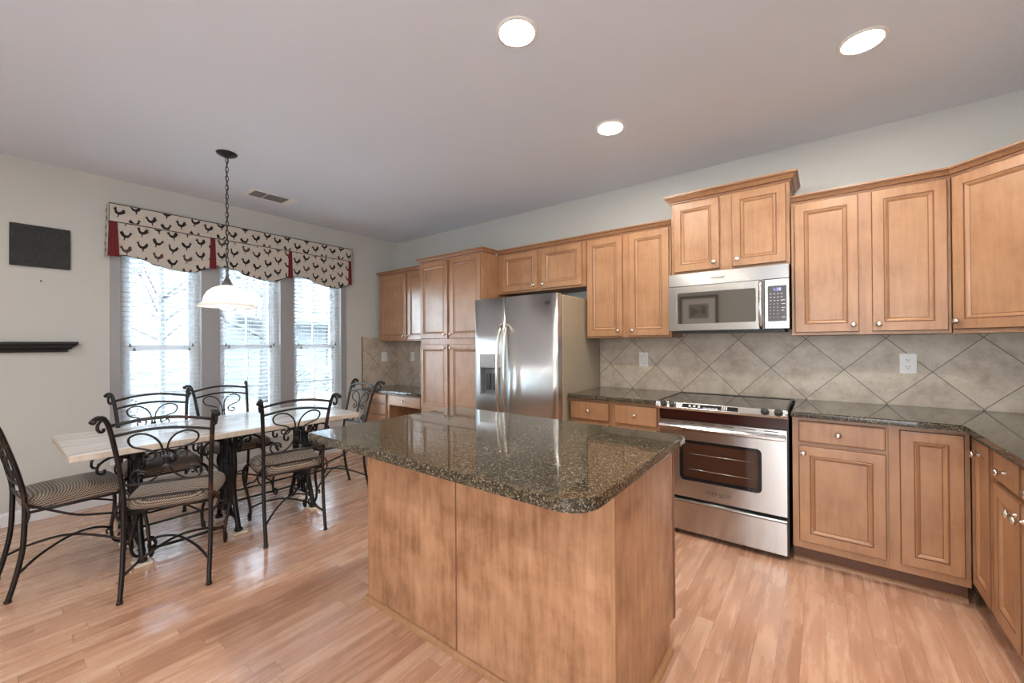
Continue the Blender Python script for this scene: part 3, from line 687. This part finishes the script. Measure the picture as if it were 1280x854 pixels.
# ------------------------------------------------------------------ chairs
def scroll_half(s_):
    """butterfly ornament half in (u, v) cm from the centre of the lower rail"""
    P = [(10.2, 3.4), (11.2, 2.6), (12, 3.6), (11.2, 5.0), (9.4, 4.6), (8.9, 2.6), (10.4, .9), (13.2, 1.2), (14.8, 3.4), (13.8, 5.8), (11.2, 6.6), (8.0, 5.6),
         (8.0, 5.6)]
    # outer ring first, then the stem that climbs the middle and flares at the top
    ring = [(11+3.9*cos(a), 3.4+3.1*sin(a)) for a in [radians(d) for d in range(200, -100, -24)]]
    inner = [(11.2+1.7*cos(a), 3.2+1.4*sin(a)) for a in [radians(d) for d in range(30, 330, 40)]]
    stem = [(14.9, 4.4), (15.0, 2.6), (13.3, .4), (10.5, -.3), (7.2, .6), (4.0, 2.9), (1.7, 6.5), (.9, 10), (.8, 14.5), (2, 20), (5.5, 23.8), (10, 25), (13.7, 23.6), (14.5, 21.2), (12.8, 18.6), (8.2, 17), (4.9, 15.4), (4.1, 13.3), (5.8, 11.5), (8.4, 11.8), (9.2, 13.4), (8.0, 14.4), (6.9, 13.6)]
    head = [(9.8, 3.6), (10.6, 2.4), (12.2, 2.8), (12.2, 4.6), (10.4, 5.3), (8.8, 4.2), (8.9, 2.2), (11, 1.0)]
    head = [(10.4, 3.2), (11.3, 2.7), (12, 3.6), (11.2, 4.7), (9.6, 4.5), (8.9, 3.2), (9.4, 5.6), (12.2, 6.5), (14.4, 5.5)]
    return [(s_*u/100, v/100) for u, v in head+stem]
def back_y(z):                                              # the back leans away above the seat
    return .195 if z < .5 else .195+.105*((z-.5)/.45)**1.35
def half_w(z): return .186 if z < .5 else .186+.030*((z-.5)/.45)**1.6
def make_chair(label):
    t = thing('dining_chair', label, 'chair', group=None)
    for s_ in (-1, 1):
        b = B(); P = [(s_*.185, .252, .008), (s_*.185, .225, .12), (s_*.186, .202, .26), (s_*.186, .195, .42)]
        for z in (.52, .62, .72, .82, .90): P.append((s_*half_w(z), back_y(z), z))
        P += [(s_*.218, .305, .945), (s_*.226, .326, .966), (s_*.238, .354, .966), (s_*.247, .376, .948)]
        pts = cr(P, 5); b.tube(pts, [.0115]*(len(pts)-8)+[.012]*4+[.0135, .0145, .015, .012], 8)
        b.tube(cr([(s_*.226, .322, .957), (s_*.236, .338, .938), (s_*.237, .342, .915), (s_*.231, .330, .897), (s_*.224, .314, .899), (s_*.224, .316, .912)], 4), .007, 6)
        b.lathe([(0, 0), (.014, 0), (.015, .008), (.011, .016), (0, .018)], 10, 0, (s_*.185, .252, 0))
        b.done('rear_post', IRON, t)
        b = B(); pts = cr([(s_*.185, -.165, .452), (s_*.213, -.192, .445), (s_*.232, -.222, .40), (s_*.226, -.245, .32), (s_*.206, -.238, .22), (s_*.192, -.222, .13), (s_*.190, -.226, .06), (s_*.190, -.245, .022), (s_*.190, -.272, .016), (s_*.190, -.288, .036), (s_*.190, -.280, .062), (s_*.190, -.262, .066), (s_*.190, -.256, .052)], 5)
        n = len(pts); b.tube(pts, [max(.0065, .0115-.005*i/n) for i in range(n)], 8)
        b.tube(cr([(s_*.190, -.222, .10), (s_*.190, -.205, .115), (s_*.190, -.198, .098), (s_*.190, -.206, .086)], 4), .006, 6)
        b.done('front_leg', IRON, t)
        b = B(); b.tube(cr([(s_*.187, .197, .49), (s_*.20, .12, .44), (s_*.207, .0, .37), (s_*.206, -.14, .33), (s_*.214, -.236, .29)], 5), .0065, 6)
        b.tube(cr([(s_*.192, .197, .50), (s_*.214, .19, .475), (s_*.219, .185, .435), (s_*.205, .19, .40), (s_*.19, .196, .385)], 4), .006, 6); b.done('side_brace', IRON, t)
    for z, dz, r, dy_ in ((.917, .030, .0085, .012), (.861, .028, .0075, .010), (.590, .004, .0075, .014), (.512, .0, .006, .008)):
        w = half_w(z); b = B(); b.tube([(lerp(-w, w, i/12), back_y(z)+dy_*sin(pi*i/12), z+dz*sin(pi*i/12)) for i in range(13)], r, 8); b.done('back_rail', IRON, t)
    b = B()
    for s_ in (-1, 1):
        Q = [(u, back_y(.592+v*1.09)+.012*cos(min(1, abs(u)/.19)*pi/2), .594+v*1.09) for u, v in scroll_half(s_)]
        b.tube(cr(Q, 4), .0052, 6)
    for z in (.68, .735): b.box(-.016, back_y(z)+.004, z-.006, .016, back_y(z)+.02, z+.006)
    b.done('scroll_splat', IRON, t)
    # cushion: rounded trapezoid with a domed top
    b = B(); N = 40; rows = []
    def outline(k, sc, z):
        out = []
        for i in range(N):
            a = 2*pi*i/N; c, s2 = cos(a), sin(a); e = .42
            x = abs(c)**e*(1 if c > 0 else -1); y = abs(s2)**e*(1 if s2 > 0 else -1)
            w = lerp(.215, .196, (y+1)/2)
            out.append(b.bm.verts.new((x*w*sc, -.012+y*.207*sc, z+(k*(1-.3*y*y)))))
        return out
    for sc, z, k in ((.90, .446, 0), (.975, .449, 0), (1.0, .462, 0), (1.0, .478, 0), (.975, .495, 0), (.90, .508, .002), (.72, .517, .004), (.45, .523, .005), (.2, .525, .006)): rows.append(outline(k, sc, z))
    for a, c in zip(rows, rows[1:]):
        for i in range(N): b.bm.faces.new((a[i], a[(i+1) % N], c[(i+1) % N], c[i])).smooth = True
    b.bm.faces.new(rows[0][::-1]); b.bm.faces.new(rows[-1]).smooth = True
    b.done('seat_cushion', UPH, t)
    b = B(); fr = []
    b.tube([(x*.195, -.01+y*.19, .441) for x, y in ((-1, -.9), (-.9, -1), (0, -1.02), (.9, -1), (1, -.9), (1, 0), (.97, 1), (0, 1.0), (-.97, 1), (-1, 0))], .008, 6, closed=True)
    b.done('seat_frame', IRON, t)
    b = B()
    for s_ in (-1, 1):
        b.tube(cr([(s_*.185, .226, .125), (s_*.11, .13, .178), (0, .0 + .004*s_, .205+.004*s_), (-s_*.11, -.125, .175), (-s_*.190, -.222, .12)], 6), .0068, 8)
    b.done('stretcher', IRON, t)
    return t
CH = [((-3.010, .710), (-.90, .43), 'iron dining chair seen from behind at the near left of the table, tan seat'),
      ((-3.107, 1.360), (-.984, .177), 'iron dining chair seen from behind, between the island corner and the table'),
      ((-3.545, .325), (-.08, .997), 'iron dining chair at the left head of the table, cut by the picture edge'),
      ((-3.505, 1.925), (-.065, -.998), 'iron dining chair at the far head of the table near the desk'),
      ((-3.800, .795), (1, -.04), 'iron dining chair with its back against the leftmost window, across the table'),
      ((-4.060, 1.360), (.99, .09), 'iron dining chair with its back before the middle window, across the table')]
proto = make_chair(CH[0][2])
for i, ((x, y), (fx, fy_), lab) in enumerate(CH):
    o = proto if i == 0 else copy_tree(proto)
    o.location = (x, y, 0); o.rotation_euler = (0, 0, atan2(fx, -fy_)); o['label'] = lab; o['group'] = 'iron chairs around the dining table'

# ------------------------------------------------------------------ pendant lamp
t = thing('pendant_lamp', 'white opal glass pendant hanging on a black chain over the table', 'lamp', (-3.496, 1.114, ZC))
B().lathe([(0, -.034), (.012, -.034), (.02, -.028), (.048, -.018), (.066, -.006), (.068, 0), (0, 0)], 28).done('canopy', BLACKPAINT, t)
b = B(); z = -.034; k = 0
while z > -.865:
    hl, hwk = .0215, .0095
    pts = [((hwk*cos(a*pi/8)) if k % 2 else 0, 0 if k % 2 else hwk*cos(a*pi/8), z-hl+.004+hl*sin(a*pi/8)) for a in range(16)]
    b.tube(pts, .0026, 5, closed=True); z -= .0335; k += 1
b.tube(cr([(0.004*sin(i*1.3), .004*cos(i*1.3), -.034-i*.0436) for i in range(20)], 3), .0022, 5)
b.done('chain', BLACKPAINT, t)
B().lathe([(0, -.862), (.006, -.864), (.007, -.885), (.011, -.90), (.012, -.925), (.018, -.932), (.020, -.940), (.034, -.968), (.036, -.982), (0, -.984)], 24).done('cap', PEWTER, t)
b = B(); b.lathe([(.034, -.980), (.058, -.986), (.092, -1.002), (.122, -1.030), (.142, -1.066), (.150, -1.100), (.153, -1.112), (.168, -1.122), (.184, -1.134), (.1855, -1.139), (.181, -1.138), (.150, -1.120), (.146, -1.100), (.138, -1.066), (.118, -1.033), (.089, -1.006), (.056, -.990), (.034, -.985)], 40); b.done('shade', OPAL, t)
b = B(); b.lathe([(0, -1.163), (.022, -1.160), (.04, -1.149), (.05, -1.13), (.052, -1.112), (.046, -1.085), (.03, -1.06), (.018, -1.04), (.016, -1.0), (0, -.99)], 24); b.done('bulb', BULB, t)

# ------------------------------------------------------------------ ceiling lights and vent
def downlight(x, y, label):
    t = thing('ceiling_light', label, 'ceiling light', (x, y, ZC), 0, 'recessed ceiling lights')
    b = B(); b.lathe([(.080, -.0045), (.095, -.003), (.098, 0), (.078, 0)], 40); b.bm.faces.ensure_lookup_table(); b.done('trim_ring', WHITEP, t)
    b = B(); b.lathe([(0, -.0062), (.05, -.006), (.079, -.0048), (.079, -.0005), (0, -.0005)], 36); b.done('lens', LENS, t)
downlight(-1.099, 1.492, 'round recessed ceiling light nearest the top of the picture, above the island')
downlight(-1.103, 2.532, 'round recessed ceiling light in front of the cabinet left of the microwave, smallest in view')
downlight(.162, 2.541, 'round recessed ceiling light at upper right, toward the corner cabinet')
downlight(.162, 1.492, 'round recessed ceiling light just above the camera')
for x, y, w in ((-1.1, -.9, 'added as fill behind the camera, by the framed picture'), (.162, -.9, 'added as fill behind the camera, by the wall opening'), (-3.3, -.9, 'added as fill behind the camera, toward the left wall')): downlight(x, y, 'round recessed ceiling light '+w)  # three unseen lamps added to light the wall behind the camera
t = thing('ceiling_vent', 'white rectangular air vent in the ceiling by the windows', 'vent', (-4.20, 1.70, ZC))
b = B(); b.box(-.115, -.21, -.004, .115, .21, 0, 0, .002); b.done('frame', WHITEP, t)
b = B(); b.box(-.078, -.165, -.0048, .078, -.06, -.0042); b.box(-.078, -.045, -.0048, .078, .13, -.0042); gr = b.done('grille', SLOT, t)
b = B()
for i in range(12): x = -.07+i*.0127; b.box(x-.0024, -.165, -.0085, x+.0024, -.06, -.0046); b.box(x-.0024, -.045, -.0085, x+.0024, .13, -.0046)
b.done('louvre', GREYP, gr)

# ------------------------------------------------------------------ blinds
for i, (ya, yb) in enumerate(WIN):
    nm = ('left', 'middle', 'right')[i]
    t = thing('window_blind', 'white slatted blind in the %s window of three' % nm, 'blind', (XL-.045, (ya+yb)/2, WZ0)); hw = (yb-ya)/2-.006; h = WZ1-WZ0
    b = B(); b.box(-.028, -hw, h-.05, .028, hw, h-.002, 0, .003); b.done('headrail', SLAT, t)
    b = B(); z = .05
    while z < h-.06:
        V = []
        for j in range(5):
            u = j/4-.5; V.append((u*.05, z+.0022*(1-4*u*u)+u*.004))
        up = [(x, zz+.0032) for x, zz in V]; poly = V+up[::-1]
        b.prism([(x, -hw, zz) for x, zz in poly], (0, 2*hw, 0)); z += .0425
    b.done('slats', SLAT, t)
    b = B(); b.box(-.024, -hw, .006, .024, hw, .024, 0, .004); b.done('bottom_rail', SLAT, t)
    b = B()
    for yy in (-hw*.78, 0, hw*.78):
        for xx in (-.026, .026): b.tube([(xx, yy, .02), (xx, yy, h-.05)], .0009, 4)
    b.done('ladder_cord', SLAT, t)
    for sgn in (-1, 1):
        for q, dz in ((0, .0), (.028, .035 if (i+sgn) % 2 else .02)):
            yy = sgn*(hw-.055)+q*sgn*-1
            b = B(); b.tube([(.034, yy, .92-dz), (.034, yy, h-.05)], .0009, 4); c = b.done('pull_cord', SLAT, t)
            b = B(); b.lathe([(0, 0), (.010, .0), (.011, .008), (.006, .02), (.004, .03), (0, .032)], 12, 0, (.034, yy, .89-dz)); b.done('tassel', PEWTER, c)

# ------------------------------------------------------------------ valance
VY0, VY1 = .655, 2.822; t = thing('window_valance', 'rooster print valance with red pleats across the top of the windows', 'valance', (XL, 0, 0)); vx = .09
SEC = [(.655, 1.376), (1.376, 2.095), (2.095, 2.822)]
def scallop(y):
    for a, c in SEC:
        if a <= y <= c:
            u = (y-a)/(c-a)
            K = [(0, 2.085), (.16, 2.085), (.26, 2.072), (.42, 2.028), (.58, 2.004), (.70, 1.999), (.80, 2.008), (.90, 2.045), (.95, 2.062), (1, 2.064)]
            for (u0, z0), (u1, z1) in zip(K, K[1:]):
                if u <= u1+1e-9:
                    s_ = (u-u0)/(u1-u0); return lerp(z0, z1, s_*s_*(3-2*s_) if .2 < u < .95 else s_)
    return 2.07
ROO = [[(-.95, .40), (-.74, .60), (-.70, .86), (-.58, .70), (-.50, .84), (-.44, .58), (-.36, .25), (-.12, .02), (.18, .10), (.34, .45), (.50, .85), (.66, .70), (.86, .72), (.80, .42), (.98, .20), (.78, -.02), (.55, -.28), (.22, -.48), (.16, -.9), (.26, -1), (-.06, -1), (.04, -.9), (.02, -.52), (-.34, -.42), (-.60, -.1), (-.64, .18), (-.76, .30)],
       [(-.92, .62), (-.74, .74), (-.66, .95), (-.50, .72), (-.46, .4), (-.2, .02), (.1, -.02), (.36, .24), (.62, .82), (.80, .56), (.95, .62), (.86, .16), (.66, -.22), (.28, -.50), (.20, -.92), (.34, -1), (-.1, -1), (.06, -.92), (.0, -.52), (-.4, -.36), (-.66, .06), (-.72, .45)],
       [(.95, .40), (.74, .60), (.66, .86), (.52, .64), (.40, .25), (.1, .0), (-.2, .1), (-.42, .5), (-.66, .82), (-.72, .56), (-.96, .5), (-.84, .1), (-.62, -.22), (-.26, -.48), (-.2, -.9), (-.34, -1), (.06, -1), (-.06, -.9), (-.02, -.52), (.36, -.42), (.62, -.08), (.64, .2), (.78, .28)]]
def prints(b, y0, y1, zlo, zhi, x, phase=0):
    """roosters and their thin rings as flat print inside the panel"""
    n = 0; cols = int((y1-y0)/.104)+3
    for c in range(-1, cols):
        for r in range(-4, 6):
            cy = y0+.055+c*.104; cz = 2.43-.124*r-(.062 if (c+phase) % 2 else 0)-.012*((c*7+r*3) % 3-1)
            n += 1; k = (c*2+r*5+phase) % 4
            def put(pts, m, dx):
                q = [(min(max(y, y0+.002), y1-.002), z) for y, z in pts]
                q = [(y, min(max(z, zlo(y)+.002), zhi-.002)) for y, z in q]
                if max(p[0] for p in q)-min(p[0] for p in q) < .012 or max(p[1] for p in q)-min(p[1] for p in q) < .012: return
                b.prism([(x, y, z) for y, z in q], (dx, 0, 0), m)
            A = (c*41+r*23) % 7/7*.5-.25; S = .043
            P = ROO[k % 3]
            put([(cy+S*(u*cos(A)-v*sin(A)), cz+S*(u*sin(A)+v*cos(A))*1.0) for u, v in P], 1 if k != 3 else 3, .0010)
            if zlo(cy) < cz-.03 and cz+.03 < zhi and y0+.03 < cy < y1-.03:
                R = .052
                for i in range(24):
                    a0, a1 = 2*pi*i/24, 2*pi*(i+.55)/24
                    put2 = [(cy+R*cos(a0), cz+R*sin(a0)), (cy+R*cos(a1), cz+R*sin(a1)), (cy+(R+.002)*cos(a1), cz+(R+.002)*sin(a1)), (cy+(R+.002)*cos(a0), cz+(R+.002)*sin(a0))]
                    if all(y0 < y < y1 and zlo(y)+.002 < z < zhi-.002 for y, z in put2): b.prism([(x, y, z) for y, z in put2], (.0006, 0, 0), 2)
VM = [LINEN, INK, RINGC, PALEINK]
b = B(); b.box(.002, VY0, 2.357, vx, VY1, 2.507); prints(b, VY0, VY1, lambda y: 2.362, 2.505, vx); b.done('header_band', VM, t)
for k, (a, c) in enumerate(SEC):
    b = B(); n = 36; a2, c2 = a+(.045 if k == 0 else .015), c-(.03 if k == 2 else .015)
    Y = [lerp(a2, c2, i/n) for i in range(n+1)]
    def xs(y): return vx-.004+.004*sin((y-a)*40)*.3
    top = [(y, 2.357) for y in Y]; bot = [(y, scallop(y)) for y in Y]
    V = {}
    for nm_, xo in (('f', .0), ('b', -.004)):
        V[nm_] = [(b.bm.verts.new((xs(y)+xo, y, 2.357)), b.bm.verts.new((xs(y)+xo, y, scallop(y)))) for y in Y]
    for i in range(n):
        for nm_ in 'fb': b.bm.faces.new((V[nm_][i][0], V[nm_][i+1][0], V[nm_][i+1][1], V[nm_][i][1]))
        b.bm.faces.new((V['f'][i][1], V['f'][i+1][1], V['b'][i+1][1], V['b'][i][1])).material_index = 1
        b.bm.faces.new((V['f'][i][0], V['f'][i+1][0], V['b'][i+1][0], V['b'][i][0]))
    for i in (0, n): b.bm.faces.new((V['f'][i][0], V['f'][i][1], V['b'][i][1], V['b'][i][0]))
    prints(b, a2, c2, lambda y: scallop(y)+.002, 2.352, vx-.0028, k+1)
    sk = b.done('skirt_panel', VM, t)
    b = B(); b.tube([(xs(y)+.001, y, scallop(y)) for y in Y], .0022, 5); b.done('hem', INK, sk)
for y0, y1, zb in ((.642, .715, 2.068), (1.345, 1.402, 2.062), (2.070, 2.120, 2.062), (2.785, 2.832, 2.066)):
    m_ = (y0+y1)/2; w0 = (y1-y0)*.32; b = B()
    b.prism([(vx-.004, m_-w0, 2.357), (vx-.004, y0, zb), (vx-.004, y1, zb), (vx-.004, m_+w0, 2.357)], (.007, 0, 0))
    b.prism([(vx+.003, m_-w0*.25, 2.355), (vx+.003, m_-w0*.5, zb+.004), (vx+.003, m_+w0*.5, zb+.004), (vx+.003, m_+w0*.25, 2.355)], (.005, 0, 0))
    b.done('pleat', REDC, t)
for y0, yd in ((VY0, -1), (VY1, 1)):
    b = B(); ye = y0+yd*.004; b.prism([(.003, ye, 2.507), (.003, y0+yd*.018, 2.075), (vx-.004, y0+yd*.012, 2.07), (vx-.002, ye, 2.507)], (0, yd*.004, 0))
    for (xx, zz) in ((.03, 2.45), (.06, 2.38), (.03, 2.31), (.06, 2.24), (.03, 2.17), (.06, 2.11)):
        yy = lerp(ye, y0+yd*.016, (2.507-zz)/.43)+yd*.0045
        b.prism([(xx+.022*u, yy, zz+.026*v) for u, v in ROO[0]], (0, yd*.001, 0), 1)
    b.done('side_return', VM, t)
b = B()
for z in (2.507, 2.357): b.tube([(.004, VY0-.002, z), (vx+.001, VY0-.002, z), (vx+.002, (VY0+VY1)/2, z), (vx+.001, VY1+.002, z), (.004, VY1+.002, z)], .0035, 6)
b.done('piping', INK, t)

# ------------------------------------------------------------------ wall pieces
t = thing('wall_plaque', 'square black wall plaque embossed with four round medallions', 'wall art', (XL, .2875, 2.083))
b = B(); b.box(.002, -.153, -.157, .022, .153, .157, 0, .003); b.done('board', BLACKPAINT, t)
for j, (cy, cz) in enumerate(((-.074, .076), (.074, .076), (-.074, -.076), (.074, -.076))):
    b = B()
    for r in (.068, .063): b.tube([(.0225, cy+r*cos(a*pi/20), cz+r*sin(a*pi/20)) for a in range(40)], .0013, 5, closed=True)
    for k in range(6+j):
        a0 = 2*pi*k/(6+j); pts = []
        for i in range(13):
            u = i/12; r = .012+.046*u; w = .5*sin(u*pi)*(1 if k % 2 else -1)
            pts.append((.0225, cy+r*cos(a0+w), cz+r*sin(a0+w)))
        b.tube(pts, .0013, 5); rc = .034+.006*(j % 2)
        b.tube([(.0225, cy+rc*cos(a0+.3)+.011*cos(q*pi/5), cz+rc*sin(a0+.3)+.011*sin(q*pi/5)) for q in range(10)], .0011, 5, closed=True)
    b.tube([(.0225, cy+.012*cos(a*pi/8), cz+.012*sin(a*pi/8)) for a in range(16)], .0013, 5, closed=True)
    b.done('medallion', EMBOSS, t)
b = B(); b.tube(cr([(.0225, -.03, 0), (.0225, 0, .03), (.0225, .03, 0), (.0225, 0, -.03), (.0225, -.03, 0)], 4), .0014, 5); b.done('centre_motif', EMBOSS, t)
t = thing('wall_shelf', 'black moulded ledge shelf on the wall below the plaque', 'shelf', (XL, .19, 1.275))
b = B(); pr = [(0, 0), (.030, .0), (.034, .018), (.050, .024), (.055, .034), (.078, .052), (.082, .060), (.085, .064), (.085, .080), (0, .080)]
HL = .289
ring = []
for (o_, z) in pr:
    e = HL-.085+o_
    ring.append([b.bm.verts.new(p) for p in ((.001, -e, z), (o_+.001, -e, z), (o_+.001, e, z), (.001, e, z))] if o_ > 0 else [b.bm.verts.new(p) for p in ((.001, -HL+.06, z), (.0012, -HL+.06, z), (.0012, HL-.06, z), (.001, HL-.06, z))])
for a, c in zip(ring, ring[1:]):
    for i in range(4): b.bm.faces.new((a[i], a[(i+1) % 4], c[(i+1) % 4], c[i]))
b.bm.faces.new(ring[0]); b.bm.faces.new(ring[-1])
b.done('moulding', BLACKPAINT, t)
b = B(); b.tube([(XL+.0005, .288, 1.826), (XL+.014, .288, 1.822)], .003, 8); b.lathe([(0, 0), (.006, 0), (.006, .003), (0, .004)], 10, 0, (XL+.012, .288, 1.822), 'x'); tag(b.done('wall_nail', SLOT), 'tiny dark nail in the wall just below the black plaque', 'nail')

def plate(name, label, cat, loc, rotz, w, h, kind):
    t = thing(name, label, cat, loc, rotz)
    b = B(); b.box(-w/2, -.0065, -h/2, w/2, -.0005, h/2, 0, .0025, 2); b.done('cover_plate', WHITEP, t)
    if kind == 'duplex':
        for zc in (-.021, .021):
            b = B(); b.prism([(.017*cos(a*pi/10), -.0065, zc+.0155*max(-.9, min(.9, sin(a*pi/10)))) for a in range(20)], (0, -.002, 0)); rc = b.done('receptacle', WHITEP, t)
            b = B(); b.box(-.008, -.0088, zc-.003, -.0055, -.0083, zc+.007); b.box(.0055, -.0088, zc-.002, .008, -.0083, zc+.006); b.lathe([(0, .0083), (.0028, .0083), (.0028, .0088), (0, .0088)], 8, 0, (0, 0, zc-.0085), '-y'); b.done('slot', SLOT, rc)
    else:
        b = B(); b.box(-.017, -.0085, -.033, .017, -.006, .033, 0, .001); rk = b.done('rocker', WHITEP, t)
        b = B()
        for x0, x1 in ((-.019, -.0175), (.0175, .019)): b.box(x0, -.0068, -.035, x1, -.006, .035)
        for z0 in (-.0355, .034): b.box(-.019, -.0068, z0, .019, -.006, z0+.0015)
        b.done('gap', GREYP, t)
yo = YB-.0095
plate('wall_outlet', 'white duplex outlet in the backsplash right of the stove', 'outlet', (.4325, yo, 1.1745), 0, .081, .127, 'duplex')
plate('wall_switch', 'white rocker switch plate in the backsplash left of the stove', 'switch', (-1.263, yo, 1.1685), 0, .080, .127, 'rocker')
plate('wall_switch', 'narrow white switch plate above the desk on the back wall', 'switch', (-4.437, yo, 1.15), 0, .078, .125, 'rocker')
plate('wall_outlet', 'white outlet plate above the desk on the window wall', 'outlet', (XL+.0095, 3.356, 1.148), pi/2, .088, .127, 'duplex')

# picture on the wall behind the camera (seen only as a reflection in the microwave door)
t = thing('framed_picture', 'black framed picture with white mat mirrored in the microwave door', 'picture', (-1.92, YF, 1.92))
b = B(); W2, H2 = .36, .31
for a in ((-W2, -H2, W2, -H2+.06), (-W2, H2-.06, W2, H2), (-W2, -H2+.06, -W2+.06, H2-.06), (W2-.06, -H2+.06, W2, H2-.06)): b.box(a[0], .002, a[1], a[2], .03, a[3], 0, .004)
b.done('frame', BLACKPAINT, t)
b = B(); b.box(-W2+.055, .002, -H2+.055, W2-.055, .012, H2-.055); b.done('mat_board', WHITEP, t)
b = B(); b.box(-.18, .0125, -.14, .18, .014, .14); b.prism([(-.15, .0145, -.12), (.02, .0145, .0), (-.15, .0145, .1)], (0, .001, 0), 1); b.prism([(.05, .0145, -.05), (.14, .0145, -.05), (.12, .0145, .1), (.06, .0145, .1)], (0, .001, 0), 1); b.done('print', [GREYP, SLOT], t)

# ------------------------------------------------------------------ outdoors, seen through the blinds
GZ = -.35
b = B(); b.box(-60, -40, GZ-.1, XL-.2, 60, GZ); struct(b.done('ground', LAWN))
b = B(); b.box(-10.2, -9, GZ, XL-.16, 14, GZ+.02); struct(b.done('bounce_ground', BOUNCE_GREY))  # pale ground added to bounce daylight up through the blinds
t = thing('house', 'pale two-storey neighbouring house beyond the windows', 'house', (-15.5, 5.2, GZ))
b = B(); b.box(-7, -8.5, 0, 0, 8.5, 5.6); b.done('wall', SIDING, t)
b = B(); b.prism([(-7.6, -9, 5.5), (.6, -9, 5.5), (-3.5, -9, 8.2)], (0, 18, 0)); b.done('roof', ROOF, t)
b = B(); b.prism([(.0, .0, 2.55), (1.5, .0, 2.35), (1.5, 5.2, 2.35), (.0, 5.2, 2.55)], (0, 0, .14)); b.done('porch_roof', ROOF, t)
for y in (.3, 4.9):
    b = B(); b.box(1.3, y-.09, 0, 1.48, y+.09, 2.4); b.done('porch_post', TRIMOUT, t)
for y, z in ((-6.2, .9), (-4.2, .9), (-2.2, .9), (1.7, .9), (3.6, .9), (-5.2, 3.4), (-1.5, 3.4), (2.6, 3.4), (6.2, 3.4), (7.0, .9)):
    w = B(); w.box(0, y-.5, z, .05, y+.5, z+1.3); w = w.done('window', TRIMOUT, t); q = B(); q.box(.05, y-.40, z+.1, .06, y+.40, z+1.2); q.box(.06, y-.40, z+.63, .07, y+.40, z+.67, 1); q.done('pane', [SHUTTER, TRIMOUT], w)
b = B()
for k in range(24): b.box(0, -8.5, .3+k*.22, .012, 8.5, .31+k*.22)
b.done('siding_lap', SHUTTER, t)
def tree(label, x, y, h, r, n, mat, seed):
    random.seed(seed); t = thing('bare_tree', label, 'tree', (x, y, GZ)); b = B()
    b.tube(cr([(0, 0, 0), (.03, .02, h*.3), (-.02, .04, h*.6), (.02, 0, h)], 4), [r*(1-.055*i) for i in range(13)], 8); b.done('trunk', BARK, t)
    b = B()
    def branch(p, d, L, rr, lev):
        q = p+d*L*.5+Vector((random.uniform(-.1, .1), random.uniform(-.1, .1), .05))*L; e = p+d*L
        b.tube([p, q, e], [rr, rr*.75, rr*.45], 5)
        if lev:
            for _ in range(3):
                dd = (d+Vector((random.uniform(-.8, .8), random.uniform(-.8, .8), random.uniform(-.1, .7)))).normalized(); branch(lerp(q, e, random.random()), dd, L*.6, rr*.5, lev-1)
    for i in range(n):
        a = random.uniform(0, 6.28); z = random.uniform(.3, .98)*h; branch(Vector((0, 0, z)), Vector((cos(a), sin(a), random.uniform(.2, .9))).normalized(), random.uniform(.7, 1.4), r*.32, 3)
    b.done('branches', mat, t)
tree('slender bare tree outside the left window', -8.6, 1.80, 3.6, .06, 16, BLOSSOM, 3)
tree('dark trunked tree outside the middle window', -13.0, 5.10, 5.5, .19, 10, BARK, 9)
def shrub(label, x, y, w, h, seed):
    random.seed(seed); b = B()
    for i in range(420):
        a = random.uniform(0, 2*pi); u = random.uniform(-.3, 1); q = sqrt(max(0, 1-u*u)); rr = random.uniform(.75, 1)
        c = Vector((w*q*cos(a)*rr*.7, w*q*sin(a)*rr, h*(.4+.55*u)*rr)); d = Vector((random.uniform(-1, 1), random.uniform(-1, 1), random.uniform(-.3, 1))).normalized(); e = d.orthogonal().normalized()
        l = random.uniform(.05, .10); p = [c-e*l*.4, c+d*l*.5-e*l*.1, c+d*l, c+d*l*.5+e*l*.5]
        if min(v.z for v in p) > .01: b.face(p)
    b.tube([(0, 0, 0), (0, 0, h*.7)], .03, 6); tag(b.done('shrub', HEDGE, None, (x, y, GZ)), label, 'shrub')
shrub('low shrub outside the left window', -9.8, 1.2, .55, 1.0, 1); shrub('shrub by the neighbour garage outside the middle window', -13.5, 5.9, .8, 1.2, 2); shrub('small shrub outside the right window', -12.5, 7.2, .7, 1.0, 4)
